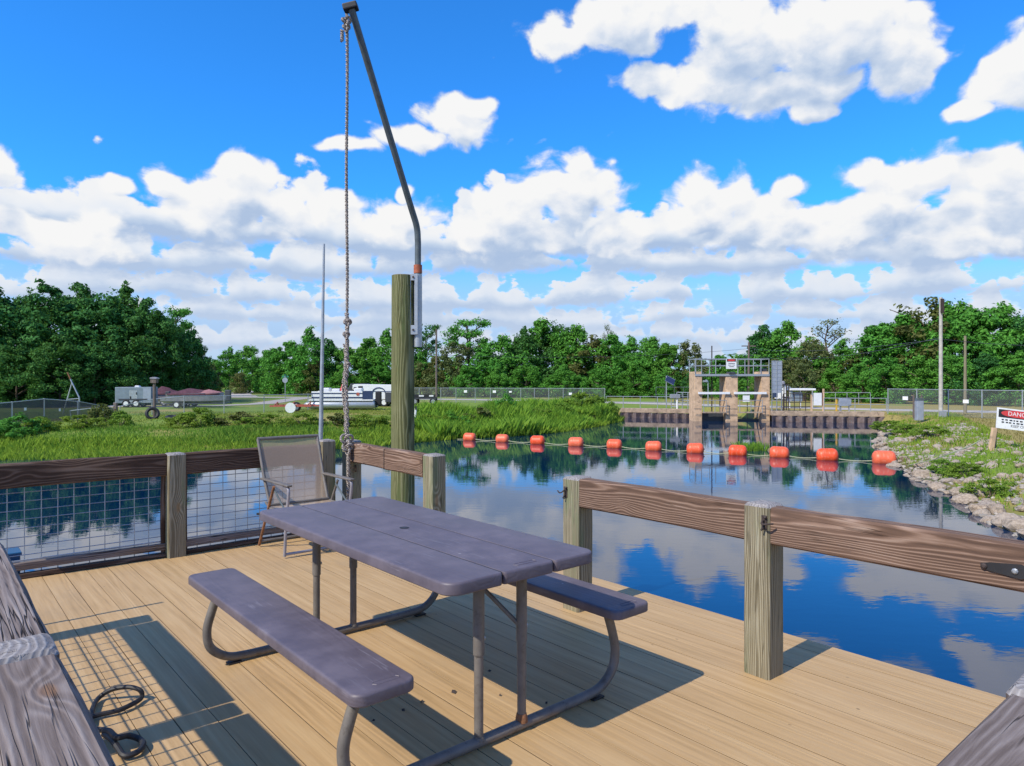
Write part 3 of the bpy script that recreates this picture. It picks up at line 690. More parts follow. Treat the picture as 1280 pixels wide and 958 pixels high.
sling([(5.46, .372), (5.60, .352), (5.74, .352), (5.84, .375)], 'seat_sling')
# ------------------------------------------------------------------ davit piling, arm, rope
PY = 7.55; ppx, ppy, _ = atY(503.5, 475, PY)
pile = thing('piling', 'tall round green weathered piling rising beside the dock gap', 'piling', (ppx, ppy, WZ))
zt = 1.45 + 130 * PY / F - WZ
prof = [(.142 - .022 * i / 12, -1.5 + (zt + 1.5) * i / 12) for i in range(13)]
MB().lathe(prof, 22).build('shaft', [M['pile']], pile, smooth=True)
MB().lathe([(.119, 0), (.112, .006), (.05, .008)], 22).build('cut_top', M['post_top'], pile, (0, 0, zt - .001), smooth=True)
arm = thing('davit_arm', 'grey steel davit pipe bolted to the piling, bent over towards the upper left', 'davit', (ppx, ppy, 0))
def rel(p): return (p[0] - ppx, p[1] - ppy, p[2])
e0 = atY(522.3, 434, PY - .02); e1 = atY(522.3, 300, PY - .02); e2 = atY(520.5, 282, PY - .05); tipw = atY(439.5, 12, 6.62)
lower = MB().tube([rel(e0), rel(atY(522.3, 343, PY - .02))], .046, 14).build('mounting_pipe', M['galv'], arm, smooth=True)
mid = Vector(e1) * .5 + Vector(e2) * .5
MB().tube([rel(q) for q in smooth_path([atY(522.4, 345, PY - .02), atY(522.4, 318, PY - .02), e1, e2, tuple(Vector(e2).lerp(Vector(tipw), .12)), tuple(Vector(e2).lerp(Vector(tipw), .6)), tipw], 5)], .034, 14).build('davit_pipe', M['galvdark'], arm, smooth=True)
MB().lathe([(.046, 0), (.046, .09)], 14).build('rusty_collar', M['orangeband'], arm, rel(atY(522.4, 342, PY - .02)), smooth=True)
br = MB(); zb, zt2 = atY(515, 419, PY)[2], atY(515, 344, PY)[2]; xl = atY(513.5, 475, PY)[0] - ppx; xr = atY(520, 475, PY)[0] - ppx
br.box(xl, xl + .012, -.075, .06, zb, zt2); br.box(xl + .012, xr + .03, -.085, -.073, zb, zb + .10); br.box(xl + .012, xr + .03, -.085, -.073, zt2 - .07, zt2); br.box(xr - .004, xr + .03, -.086, -.074, zb + .1, zt2 - .07); br.box(xl + .012, xr + .02, .05, .06, zb, zt2)
br.build('mounting_bracket', M['galv'], arm, bevel=.002)
for z_ in (zb + .05, zt2 - .035): MB().lathe([(.012, 0), (.012, -.01)], 6, 1).build('bolt', M['darkrust'], arm, ((xl + xr) / 2 + .01, -.085, z_))
MB().box(-.07, .07, -.05, .05, -.03, .03).build('pipe_cap', M['black'], arm, rel(tuple(Vector(tipw) + Vector((-.01, 0, .02)))), (0, R(-14), 0), bevel=.012)
rx, ry, _ = atY(433.5, 475, 6.6)
rp = thing('hanging_rope', 'long twisted rope hanging from the davit tip and knotted onto the railing post', 'rope', (rx, ry, 0))
def rz(v): return EYE - (v - HV) / F * 6.6
def strands(v0, v1, rad, r_, turns, n_, name, off=(0, 0), wob=0):
    m_ = MB(); Z0, Z1 = rz(v0), rz(v1)
    for k_ in range(n_):
        pts = []
        N = max(8, int(abs(turns) * 7))
        for i in range(N + 1):
            t = i / N; a = 2 * math.pi * (turns * t + k_ / n_); wx = wob * math.sin(t * 9) ; pts.append((off[0] + wx + rad * math.cos(a), off[1] + rad * math.sin(a), Z0 + (Z1 - Z0) * t))
        m_.tube(pts, r_, 5, True)
    return m_.build(name, M['rope'], rp, smooth=True)
strands(18, 396, .0085, .0085, 46, 2, 'line', wob=.004)
strands(392, 548, .0125, .0095, 9, 2, 'doubled_line', (.0, -.01), .006); strands(392, 470, .011, .009, 7, 2, 'wrap', (.006, -.01)); strands(430, 540, .009, .008, 6, 2, 'loose_line', (-.028, .02), .012)
def knot(v, sc, name, off=(0, 0)):
    pts = []
    for i in range(48):
        t = 2 * math.pi * i / 48; pts.append((off[0] + sc * (math.sin(t) + 2 * math.sin(2 * t)) * .33, off[1] - .02 + sc * .5 * math.sin(3 * t), rz(v) + sc * 1.25 * (math.cos(t) - 2 * math.cos(2 * t)) * .33))
    return MB().tube(pts, .0125, 6, False, True).build(name, M['rope'], rp, smooth=True)
knot(404, .032, 'knot', (.012, 0)); knot(419, .026, 'knot'); knot(457, .024, 'knot', (.01, 0)); knot(550, .058, 'knot', (.01, -.02)); knot(560, .048, 'knot', (.02, -.03)); knot(28, .04, 'knot', (0, .0)); knot(36, .03, 'knot')
strands(565, 640, .013, .009, 6, 3, 'doubled_line', (.028, -.05)); strands(38, 52, .008, .012, 2, 2, 'loose_end', (-.045, 0))
fp = thing('flagpole', 'slim grey tapered pole standing in the water behind the chair, leaning slightly', 'pole', atY(397, 475, 7.6)[:2] + (WZ,))
bx_, by_ = fp.location.x, fp.location.y; tpx = atY(405, 305, 7.6)
MB().tube([(0, 0, -1), (0, 0, 1.2), ((tpx[0] - bx_) * .55, 0, 2.6), (tpx[0] - bx_, 0, tpx[2] - WZ)], [.03, .03, .024, .012], 10).build('shaft', M['galv'], fp, smooth=True)
# ------------------------------------------------------------------ small things on the deck
def hose(pts, r_, name, label):
    o = MB().tube(smooth_path(pts, 6), r_, 8).build(name, M['black'], None, DW(.62, 3.45), (0, 0, TH), smooth=True); return tag(o, label, 'strap', 'black rubber straps under the cap rail')
def dl(u, v, z=.02):
    x, y, _ = at(u, v, z); return (x * CT + y * ST - .62, -x * ST + y * CT - 3.45, z)
hose([dl(112, 905), dl(116, 885), dl(124, 872), dl(140, 862, .05), (dl(160, 859, .06)), dl(175, 863, .05), dl(177, 872), dl(166, 880), dl(148, 888), dl(126, 893), dl(112, 897)], .0105, 'rubber_strap', 'larger black rubber strap looped open on the lit deck boards')
hose([dl(120, 912, .03), dl(136, 914, .04), dl(146, 922, .06), dl(160, 920, .04), dl(174, 924), dl(179, 931), dl(172, 940), dl(156, 945), dl(148, 936, .03), dl(140, 925, .04), dl(130, 918)], .0115, 'rubber_strap', 'smaller black rubber strap looped in the shadow by the cap rail')
bxo = thing('storage_tub', 'small dark blue plastic tub hung outside the far left corner of the deck', 'tub', DW(.46, 6.41, -.26), TH)
MB().box(-.11, .11, -.10, .10, 0, .41).build('tub_body', M['blueplastic'], bxo, bevel=.02, seg=3, smooth=True)
MB().box(-.118, .118, -.108, .108, .402, .43).build('tub_lid', M['blueplastic'], bxo, bevel=.008)
lf = []
for i, (u, v, sz) in enumerate([(567, 866, .022), (612, 840, .011), (625, 870, .009), (504, 889, .014), (527, 878, .015), (467, 902, .009), (683, 880, .012)]):
    x, y, _ = at(u, v, 0); a = rnd.random() * 6
    q = MB().add([(math.cos(a) * sz, math.sin(a) * sz, .004), (-math.sin(a) * sz * .5, math.cos(a) * sz * .5, .010), (-math.cos(a) * sz, -math.sin(a) * sz, .005), (math.sin(a) * sz * .5, -math.cos(a) * sz * .5, .002)], [(0, 1, 2), (0, 2, 3)])
    tag(q.build('dry_leaf', M['darkrust'], None, (x, y, 0)), ['largest curled dry leaf, on sunlit boards between the table legs', 'dry leaf scrap in the table shadow left of the front legs', 'small dry leaf scrap just right of the front table legs', 'dry leaf in the bench shadow near its sunny edge', 'dry leaf scrap at the corner of the near bench shadow', 'tiny dry leaf scrap on sunlit boards below the near bench', 'dry leaf scrap near the right foot of the picnic table'][i], 'leaf', 'dry leaf scraps on the deck')

# ------------------------------------------------------------------ vegetation
def leaf_quads(C, N, size, rs):
    """one bent diamond leaf spray per centre"""
    n_ = len(C); a = rs.normal(size=(n_, 3)); a -= N * (a * N).sum(1, keepdims=True); a /= np.linalg.norm(a, axis=1, keepdims=True) + 1e-9
    b_ = np.cross(N, a); sz = (size * rs.uniform(.55, 1.35, n_))[:, None]
    V = np.stack([C - a * sz, C + b_ * sz * .55 + N * sz * .18, C + a * sz, C - b_ * sz * .55 + N * sz * .18], 1).reshape(-1, 3)
    return V
def crown_mesh(name, seed, m_, w_=3.0, h_=6.5, low=.12, nclump=60, per=120, leaf=.17, clump=.9, open_=0.0, flat=1.0):
    rs = np.random.RandomState(seed); Cs, Ns = [], []
    ph = rs.uniform(0, 6.28, 6)
    for i in range(nclump):
        zz = rs.uniform(low, 1.0); az_ = rs.uniform(0, 6.28)
        prof_ = (math.sin(math.pi * min(1, (zz * .93 + .07)) ** .75)) ** .6 if not open_ else (1.0 - abs(zz - .75) * 1.4)
        prof_ = max(.12, prof_) * (1 + .28 * math.sin(2 * az_ + ph[0]) + .18 * math.sin(3 * az_ + ph[1] + zz * 5))
        rr = w_ * prof_ * rs.uniform(.35, 1.0) ** .5
        c = np.array([rr * math.cos(az_), rr * math.sin(az_), h_ * zz * (1 + .08 * math.sin(az_ * 2 + ph[2]))])
        rad = clump * rs.uniform(.6, 1.35) * (1 - .3 * zz)
        k_ = int(per * rs.uniform(.6, 1.3)); d_ = rs.normal(size=(k_, 3)); d_ /= np.linalg.norm(d_, axis=1, keepdims=True)
        r_ = rad * rs.uniform(.55, 1.05, (k_, 1)); p = c + d_ * r_ * np.array([1, 1, .78 * flat])
        nn = d_ * .85 + np.array([0, -.12, .45]) + rs.normal(size=(k_, 3)) * .5; nn /= np.linalg.norm(nn, axis=1, keepdims=True)
        Cs.append(p); Ns.append(nn)
        if i % 2 == 0:                                                # stray sprays breaking the outline
            q_ = c * np.array([1.05, 1.05, 1.03]) + d_[:1][0] * rad * .85; dd_ = rs.normal(size=(22, 3)) * rad * np.array([.3, .3, .22]); n2 = rs.normal(size=(22, 3)) + np.array([0, 0, .8]); Cs.append(q_ + dd_); Ns.append(n2 / np.linalg.norm(n2, axis=1, keepdims=True))
    V = leaf_quads(np.concatenate(Cs), np.concatenate(Ns), leaf, rs); V[:, 2] = np.maximum(V[:, 2], .02)
    return fastmesh(name, V, np.arange(len(V)).reshape(-1, 4), m_, 4)
def trunk_mesh(name, seed, h_, r_, spread, lean=.0, nb_=7):
    rs = random.Random(seed); mb = MB(); pts = []; x = y = 0
    for i in range(6):
        pts.append((x, y, h_ * i / 5 - (.3 if i == 0 else 0))); x += rs.uniform(-.12, .12) * h_ * .25 + lean * h_ / 5; y += rs.uniform(-.12, .12) * h_ * .25
    mb.tube(pts, [r_ * (1.25 if i == 0 else 1 - .15 * i) for i in range(6)], 7)
    for i in range(nb_):
        a = rs.uniform(0, 6.28); j = rs.choice([2, 3, 3, 4, 5]); p = Vector(pts[j]); L = spread * rs.uniform(.6, 1.1)
        q = p + Vector((math.cos(a) * L * .5, math.sin(a) * L * .5, L * .35)); e = p + Vector((math.cos(a) * L, math.sin(a) * L, L * rs.uniform(.4, .8)))
        mb.tube([p, q, e], [r_ * .5, r_ * .32, r_ * .1], 5)
    return mb.mesh(name, M['bark'], smooth=True)
CR = {}
for i in range(4): CR['leaf', i] = crown_mesh('crown', 20 + i, M['leaf'], 3.0, 6.8, .06, 96, 120, .135, .74)
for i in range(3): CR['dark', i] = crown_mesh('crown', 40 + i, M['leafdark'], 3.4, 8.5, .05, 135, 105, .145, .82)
for i in range(2): CR['pale', i] = crown_mesh('crown', 60 + i, M['leafpale'], 2.6, 6.5, .06, 90, 100, .115, .66)
for i in range(1): CR['brown', i] = crown_mesh('crown', 70 + i, M['leafbrown'], 2.4, 5.5, .06, 66, 90, .12, .64)
def limb_tree(seed, H, r_, nl, spread, m_, per, rad, leaf):
    rs = random.Random(seed); r2 = np.random.RandomState(seed); mb = MB(); Cs, Ns = [], []
    tp = [Vector((rs.uniform(-.15, .15) * i * .4, rs.uniform(-.15, .15) * i * .4, H * .8 * i / 5 - (.3 if i == 0 else 0))) for i in range(6)]
    mb.tube(tp, [r_ * (1.2 - .18 * i) for i in range(6)], 7)
    def clump(c, rr):
        k_ = int(per * rs.uniform(.7, 1.3)); d_ = r2.normal(size=(k_, 3)); d_ /= np.linalg.norm(d_, axis=1, keepdims=True)
        Cs.append(np.array(c) + d_ * rr * r2.uniform(.3, 1.05, (k_, 1)) * np.array([1.15, 1.15, .6])); nn = d_ * .7 + np.array([0, -.1, .6]) + r2.normal(size=(k_, 3)) * .4; Ns.append(nn / np.linalg.norm(nn, axis=1, keepdims=True))
    for i in range(nl):
        a = i * 2.4 + rs.uniform(-.4, .4); f_ = .5 + .5 * i / nl; p = tp[0].lerp(tp[5], f_ * .98); L = spread * rs.uniform(.6, 1.1) * (1.25 - .55 * f_)
        q = p + Vector((math.cos(a) * L * .5, math.sin(a) * L * .5, L * .28)); e = p + Vector((math.cos(a) * L, math.sin(a) * L, L * rs.uniform(.45, .75)))
        mb.tube([p, q, e], [r_ * .42, r_ * .28, r_ * .1], 5); clump(e, rad * rs.uniform(.8, 1.25)); clump(q.lerp(e, .55) + Vector((0, 0, .15)), rad * .75)
        for j in range(2):
            e2 = q + Vector((math.cos(a + (j - .5) * 1.7) * L * .5, math.sin(a + (j - .5) * 1.7) * L * .5, L * .42)); mb.tube([q, e2], [r_ * .22, r_ * .07], 4); clump(e2, rad * rs.uniform(.6, 1.0))
    clump(tp[5] + Vector((0, 0, .3)), rad * 1.1)
    V = leaf_quads(np.concatenate(Cs), np.concatenate(Ns), leaf, r2)
    return fastmesh('crown', V, np.arange(len(V)).reshape(-1, 4), m_, 4), mb.mesh('trunk', M['bark'], smooth=True)
LT_ = {('open', 0): limb_tree(81, 8.2, .17, 9, 2.3, M['leafdark'], 70, .62, .12), ('open', 1): limb_tree(82, 8.2, .17, 10, 2.5, M['leaf'], 75, .66, .12), ('sparse', 0): limb_tree(90, 8.2, .14, 13, 2.3, M['leafpale'], 17, .5, .10)}
for kk_, v_ in LT_.items(): CR[kk_] = v_[0]
TR = {kk_: trunk_mesh('trunk', 5 + i, 4.2, .16, 2.0) for i, kk_ in enumerate(('leaf', 'dark', 'pale', 'brown'))}
HT = {'leaf': 6.9, 'dark': 8.7, 'pale': 6.6, 'brown': 5.7, 'open': 7.3, 'sparse': 7.3}
NAMEK = {'leaf': 'green leafy', 'dark': 'dark dense', 'pale': 'pale grey green', 'brown': 'browning olive', 'open': 'tall open crowned', 'sparse': 'thin sparse leaved'}
SPOT = [(-400, 60, 'above the dark screened fence on the left'), (60, 130, 'beside the leaning steel A frame'), (130, 195, 'behind the grey cargo trailer'), (195, 265, 'behind the covered boats'),
        (265, 345, 'beyond the sand track'), (345, 425, 'behind the pontoon boat'), (425, 500, 'behind the white horse trailer'), (500, 560, 'by the thin wooden pole right of the piling'), (560, 640, 'behind the mesh fence left of its signs'),
        (640, 760, 'behind the fence above the reed bank'), (760, 830, 'behind the road left of the solar panel'), (830, 900, 'behind the solar panel and left gate pier'), (900, 985, 'behind the sluice gate platform'),
        (985, 1060, 'behind the white machinery right of the gate'), (1060, 1130, 'behind the road at the right end of the wall'), (1130, 1195, 'behind the tall grey utility pole'), (1195, 1250, 'behind the short wooden pole on the right'), (1250, 1900, 'at the right edge above the warning sign')]
ti = 0; used = {}
def tree(u, vtop, d, kind, vis='', wide=1.0, zb=GZ):
    global ti
    x, y = (u - 640) / F * d, d; H = EYE - (vtop - HV) / F * d - zb
    ks = [k_ for k_ in CR if k_[0] == kind]; key = ks[ti % len(ks)]; ti += 1
    where = next(s_[2] for s_ in SPOT if s_[0] <= u < s_[1]); size = 'low ' if H < 4.5 else ('tall ' if H > 9 and kind != 'open' else '')
    lab = f'{size}{NAMEK[kind]} tree {vis + " " if vis else ""}{where}'
    used[lab] = used.get(lab, 0) + 1
    if used[lab] > 1: lab = lab.replace(' tree ', {2: ' further tree ', 3: ' hindmost tree '}.get(used[lab], ' smaller tree '), 1)
    t = thing(kind == 'x' and 'tree' or 'broadleaf_tree', lab, 'tree', (x, y, zb - .05), rnd.uniform(0, 6.28), 'trees along the far banks')
    k_ = H / HT[kind]
    c = link('crown', CR[key], t); c.scale = (k_ * wide, k_ * wide, k_)
    q = link('trunk', LT_[key][1] if key in LT_ else TR[kind], t); q.scale = (k_ * wide, k_ * wide, k_)
    return t
# left wood (dark, close), then the far line, then right bank
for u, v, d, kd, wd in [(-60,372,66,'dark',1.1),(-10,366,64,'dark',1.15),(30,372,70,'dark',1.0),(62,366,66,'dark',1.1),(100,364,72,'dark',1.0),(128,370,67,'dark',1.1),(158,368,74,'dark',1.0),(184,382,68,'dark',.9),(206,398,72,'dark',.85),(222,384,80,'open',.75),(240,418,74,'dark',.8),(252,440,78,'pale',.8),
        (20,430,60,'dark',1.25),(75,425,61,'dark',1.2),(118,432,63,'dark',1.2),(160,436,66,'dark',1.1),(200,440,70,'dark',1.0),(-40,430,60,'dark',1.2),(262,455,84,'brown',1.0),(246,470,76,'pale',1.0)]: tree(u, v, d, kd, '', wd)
for u, v, d, kd, wd in [(285,440,120,'leaf',1.1),(312,436,128,'leaf',1.2),(338,438,122,'leaf',1.1),(362,432,112,'leaf',1.1),(388,418,106,'leaf',1.0),(410,428,108,'dark',1.0),(436,436,104,'leaf',1.1),(462,428,108,'leaf',1.0),(484,420,106,'leaf',1.0),(512,426,104,'leaf',1.0),
        (300,466,116,'pale',1.2),(350,462,112,'leaf',1.3),(395,452,104,'brown',1.2),(430,462,102,'leaf',1.3),(475,458,102,'leaf',1.3),(525,455,100,'pale',1.2),
        (532,404,104,'open',.7),(552,440,99,'brown',1.1),(572,430,97,'pale',1.1),(586,398,100,'open',1.05),(606,438,96,'leaf',1.1),(630,424,97,'leaf',1.1),(654,416,99,'dark',1.0),(676,407,101,'leaf',1.1),(700,408,102,'dark',1.0),(722,412,100,'leaf',1.1),(742,422,99,'brown',1.2),(766,424,97,'leaf',1.1),(788,428,96,'leaf',1.1),(812,426,95,'leaf',1.1),(836,432,93,'leaf',1.0),(858,430,93,'pale',1.0),(760,404,108,'sparse',.4),(820,420,106,'sparse',.4),
        (585,458,93,'leaf',1.3),(622,462,92,'leaf',1.3),(660,455,93,'leaf',1.3),(705,458,92,'leaf',1.3),(748,462,91,'leaf',1.3),(792,458,90,'leaf',1.3),(830,466,88,'leaf',1.2),(868,462,88,'dark',1.1)]: tree(u, v, d, kd, '', wd)
for u, v, d, kd, wd in [(900,446,100,'leaf',1.0),(925,448,98,'leaf',1.0),(955,412,92,'dark',1.05),(985,408,90,'leaf',1.1),(1012,430,84,'pale',1.1),(1034,396,86,'sparse',1.0),(1052,432,82,'leaf',1.1),(1078,436,80,'brown',1.1),(1100,408,80,'leaf',1.2),(1128,402,78,'leaf',1.1),(1160,378,78,'brown',1.2),(1190,384,76,'leaf',1.1),(1214,392,73,'leaf',1.0),(1236,384,76,'open',1.0),(1252,392,72,'leaf',1.1),(1284,396,70,'dark',1.1),(1320,390,72,'leaf',1.1),(1370,386,72,'leaf',1.1),
        (975,450,80,'pale',1.2),(1005,456,77,'pale',1.3),(1040,462,75,'leaf',1.3),(1075,458,73,'leaf',1.4),(1110,452,70,'leaf',1.3),(1150,448,68,'leaf',1.3),(1192,446,66,'leaf',1.3),(1232,446,64,'dark',1.2),(1270,446,62,'leaf',1.3),(1310,440,62,'leaf',1.2),(940,470,82,'leaf',1.2),(905,474,84,'leaf',1.2)]: tree(u, v, d, kd, '', wd)
# distant wood beyond the trees one can tell apart
rs = np.random.RandomState(3); C_, N_ = [], []
for i in range(420):
    a = rs.uniform(-.95, .95); dd = rs.uniform(150, 230); hh = rs.uniform(4, 9); c = np.array([math.tan(a) * dd, dd, GZ + hh * rs.uniform(.25, .85)])
    k_ = 60; d_ = rs.normal(size=(k_, 3)); d_ /= np.linalg.norm(d_, axis=1, keepdims=True); C_.append(c + d_ * np.array([3.2, 3.2, hh * .3])); nn = d_ * .6 + np.array([0, 0, .7]); N_.append(nn / np.linalg.norm(nn, axis=1, keepdims=True))
V = leaf_quads(np.concatenate(C_), np.concatenate(N_), .75, rs); V[:, 2] = np.maximum(V[:, 2], GZ)
tag(link('distant_wood', fastmesh('distant_wood', V, np.arange(len(V)).reshape(-1, 4), M['leaf'], 4)), kind='stuff')
# grass on the banks
def blades(name, X, Y, h, wd, m_, seed):
    rs = np.random.RandomState(seed); n_ = len(X); Z = hgt(X, Y); a = rs.uniform(0, 6.28, n_); lean = rs.normal(0, .28, (n_, 2)) * h[:, None]
    dx, dy = np.cos(a) * wd, np.sin(a) * wd
    V = np.stack([np.stack([X - dx, Y - dy, Z - .03], 1), np.stack([X + dx, Y + dy, Z - .03], 1),
                  np.stack([X + dx * .7 + lean[:, 0] * .35, Y + dy * .7 + lean[:, 1] * .35, Z + h * .6], 1), np.stack([X + lean[:, 0], Y + lean[:, 1], Z + h], 1)], 1).reshape(-1, 3)
    return tag(link(name, fastmesh(name, V, np.arange(len(V)).reshape(-1, 4), m_, 4)), kind='stuff')
SHL = np.array(SH[1:12]); 
def shore_pts(n_, seed, dmin, dmax, pts, power=1.0):
    rs = np.random.RandomState(seed); pts = np.array(pts, float); L = np.hypot(*(pts[1:] - pts[:-1]).T); cum = np.concatenate([[0], np.cumsum(L)])
    t = rs.uniform(0, cum[-1], n_); i = np.searchsorted(cum, t) - 1; i = np.clip(i, 0, len(L) - 1); f = (t - cum[i]) / L[i]
    p = pts[i] + (pts[i + 1] - pts[i]) * f[:, None]; d_ = (pts[i + 1] - pts[i]) / L[i][:, None]
    nn = np.stack([-d_[:, 1], d_[:, 0]], 1); off = dmin + (dmax - dmin) * rs.uniform(0, 1, n_) ** power
    q = p + nn * off[:, None]; return q[:, 0], q[:, 1], off
LSH = [(-45, 26)] + SH[2:11]
lf_ = lambda X, Y: np.clip(.5 + .5 * np.sin(X * .55 + 1.3 * np.sin(Y * .4)) * np.cos(Y * .5 + X * .21), 0, 1)
X, Y, o = shore_pts(62000, 1, -1.7, 2.6, LSH); rs = np.random.RandomState(5); kp = o > np.where(X > -9, -.35, -1.7); X, Y, o = X[kp], Y[kp], o[kp]
blades('bank_grass', X, Y, (rs.uniform(.16, .42, len(X)) * (.6 + .7 * lf_(X, Y)) + np.maximum(WZ - hgt(X, Y), 0)) * np.clip((o + 2.4) / 1.4, .45, 1), .013, M['grass'], 6)
X, Y, o = shore_pts(60000, 2, 1.5, 6.3, LSH, 1.2); keep = sdist(X, Y) > .3; X, Y = X[keep], Y[keep]
blades('bank_weeds', X, Y, rs.uniform(.12, .38, len(X)) * (.4 + 1.0 * lf_(X * 1.3, Y * 1.2)) * np.clip(1 - (-9 - X) / 14, .5, 1), .016, M['weed'], 7)
X, Y, o = shore_pts(40000, 3, 6, 24, LSH); keep = (sdist(X, Y) > .3) & (Y < 66); X, Y = X[keep], Y[keep]
blades('short_grass', X, Y, rs.uniform(.03, .10, len(X)), .022, M['lawn'], 8)
# taller reed bank at the end of the left shore
X, Y, o = shore_pts(34000, 4, -.15, 5.5, [(-3.8, 35.2), (0, 37.8), (2.6, 40.5), (5.6, 46), (7.9, 51.5)])
blades('reed_bank', X, Y, rs.uniform(.35, .95, len(X)) * (.5 + .8 * lf_(X * 1.6, Y)), .016, M['grass'], 9)
RSH = [(26.8, 50.3), (23.2, 44), (20.2, 38), (17.0, 32.6), (14.1, 26), (12.5, 21.75), (12.1, 20.1), (11.46, 18.3), (10.8, 16.4), (9.94, 14.2), (9.6, 11)]
X, Y, o = shore_pts(19000, 12, .35, 4.6, RSH); keep = lf_(X * 2.3, Y * 2.1 + 2) > .34; X, Y, o = X[keep], Y[keep], o[keep]
blades('bank_grass', X, Y, rs.uniform(.05, .2, len(X)), .011, M['grass'], 13)
X, Y, o = shore_pts(16000, 14, 3.5, 16, RSH); blades('short_grass', X, Y, rs.uniform(.03, .09, len(X)), .02, M['drygrass'], 15)
a_ = rs.uniform(0, 6.28, 500); r_ = rs.uniform(0, 1, 500) ** .5
cx_, cy_, _ = at(937, 563, WZ); V = []
for i in range(500):
    x, y = cx_ + math.cos(a_[i]) * r_[i] * .75, cy_ + math.sin(a_[i]) * r_[i] * .5; q = rs.uniform(0, 3.14); h = rs.uniform(.12, .36); dx, dy = math.cos(q) * .014, math.sin(q) * .014; l = rs.normal(0, .12, 2)
    V += [(x - dx, y - dy, WZ - .1), (x + dx, y + dy, WZ - .1), (x + l[0] + dx, y + l[1] + dy, WZ + h), (x + l[0] - dx * .2, y + l[1], WZ + h * 1.1)]
tag(link('reed_tuft', fastmesh('reed_tuft', V, np.arange(2000).reshape(-1, 4), M['grass'], 4)), 'small tuft of green reeds standing in the water between two floats', 'reeds')
# shrubs
BM_ = [crown_mesh('foliage', 100 + i, [M['weed'], M['leaf'], M['weed']][i], .75, 1.0, .05, 40, 80, .045, .2) for i in range(3)]
BMB = crown_mesh('foliage', 110, M['leafbrown'], .75, 1.0, .05, 22, 55, .07, .28)
st_ = MB()
for i in range(5): st_.tube([(0, 0, -.1), (.2 * math.cos(i * 1.3), .2 * math.sin(i * 1.3), .4), (.4 * math.cos(i * 1.3), .4 * math.sin(i * 1.3), .7)], [.02, .014, .006], 5)
STM = st_.mesh('stem', M['bark'], smooth=True)
def shrub(u, v, d, me_, sc, sz, lab):
    sc, sz = sc * .85, sz * .72
    x = (u - 640) / F * d; z = float(hgt(np.array([x]), np.array([d]))[0]); t = thing('shrub', lab, 'shrub', (x, d, z), rnd.uniform(0, 6), 'shrubs and tall weeds on the banks')
    c = link('foliage', me_, t); c.scale = (sc, sc, sz); q = link('stem', STM, t); q.scale = (sc, sc, sz)
for a in [(25,0,31,BM_[1],1.6,1.1,'dark green shrub on the left bank below the screened fence'),(48,0,32,BM_[2],1.3,.9,'mid green shrub right of the dark one on the left bank'),(5,0,30,BM_[1],1.4,1.0,'dark green shrub cut by the left edge of the view'),
          (128,0,36,BMB,1.3,1.45,'browning shrub growing round the wooden fence post'),(152,0,35.5,BM_[0],1.0,1.0,'yellow green weed clump right of the wooden fence post'),(100,0,33,BM_[0],1.4,.9,'pale weed clump left of the wooden fence post'),
          (250,0,35,BM_[0],1.6,1.25,'tall weed clump below the boat trailer field'),(225,0,34,BM_[0],1.3,.8,'low weed clump left of the tall one'),(298,0,36,BMB,1.6,.9,'rusty brown weed patch at the top of the left bank'),(330,0,34,BM_[0],1.5,.9,'weed clump behind the chair back'),
          (378,0,35,BM_[2],1.5,.95,'green weed clump below the red boat trailer'),(420,0,36,BMB,1.3,.8,'brown tipped weed clump behind the flagpole'),(455,0,36,BM_[2],1.6,1.0,'green weed clump behind the hanging rope'),(480,0,36.5,BM_[2],1.4,.9,'green weed clump just left of the piling'),
          (535,0,38,BM_[2],1.5,1.0,'green weed clump just right of the piling'),(565,0,39,BM_[1],1.5,1.0,'dark weed clump above the first float'),(600,0,41,BMB,1.5,1.1,'brown weed clump above the second float'),(632,0,43,BM_[1],1.1,2.0,'dark upright shrub on the reed bank'),
          (662,0,44,BM_[2],1.8,1.2,'bright green shrub on the reed bank above the third float'),(700,0,47,BM_[2],2.0,1.5,'broad green shrub on the reed bank above the fourth float'),(728,0,50,BM_[2],2.2,2.0,'tall green shrub at the foot of the fence end post'),(752,0,52,BM_[2],1.8,1.5,'green shrub where the reed bank meets the wall'),
          (1112,0,41,BM_[2],1.6,.8,'low green weeds at the right end of the sheet pile wall'),(1135,0,36,BM_[2],1.6,.7,'low green weeds among the rocks on the right bank'),(1165,0,31,BM_[2],1.3,.7,'green weed clump at the top of the right bank'),(1180,0,21.5,BM_[2],.75,.55,'bright green tuft between the rocks at the water edge'),
          (1240,0,17.2,BM_[2],.8,.6,'bright green clump among rocks at the far right'),(1205,0,20.5,BM_[0],.9,.55,'yellow green tuft behind the edge rocks')]: shrub(*a)
# ------------------------------------------------------------------ rocks of the right bank
RK = []
for i in range(6):
    bm = bmesh.new(); bmesh.ops.create_icosphere(bm, subdivisions=2, radius=1); rs2 = random.Random(i + 50)
    ax = [(Vector((rs2.gauss(0, 1), rs2.gauss(0, 1), rs2.gauss(0, 1))).normalized(), rs2.uniform(.55, .85)) for _ in range(9)]
    for v_ in bm.verts:
        for a, dd in ax:
            e = v_.co.dot(a) - dd
            if e > 0: v_.co -= a * e * .9
        v_.co *= 1 + rs2.uniform(-.04, .04); v_.co.z *= .62
    me = bpy.data.meshes.new('rock'); bm.to_mesh(me); bm.free(); me.materials.append(M['rock']); RK.append(me)
rr_ = random.Random(9)
def where(y): return 'nearest the deck rail' if y < 17.5 else ('below the warning sign' if y < 22 else ('between the sign and the last float' if y < 27 else ('beside the last float' if y < 33 else 'towards the sheet pile wall')))
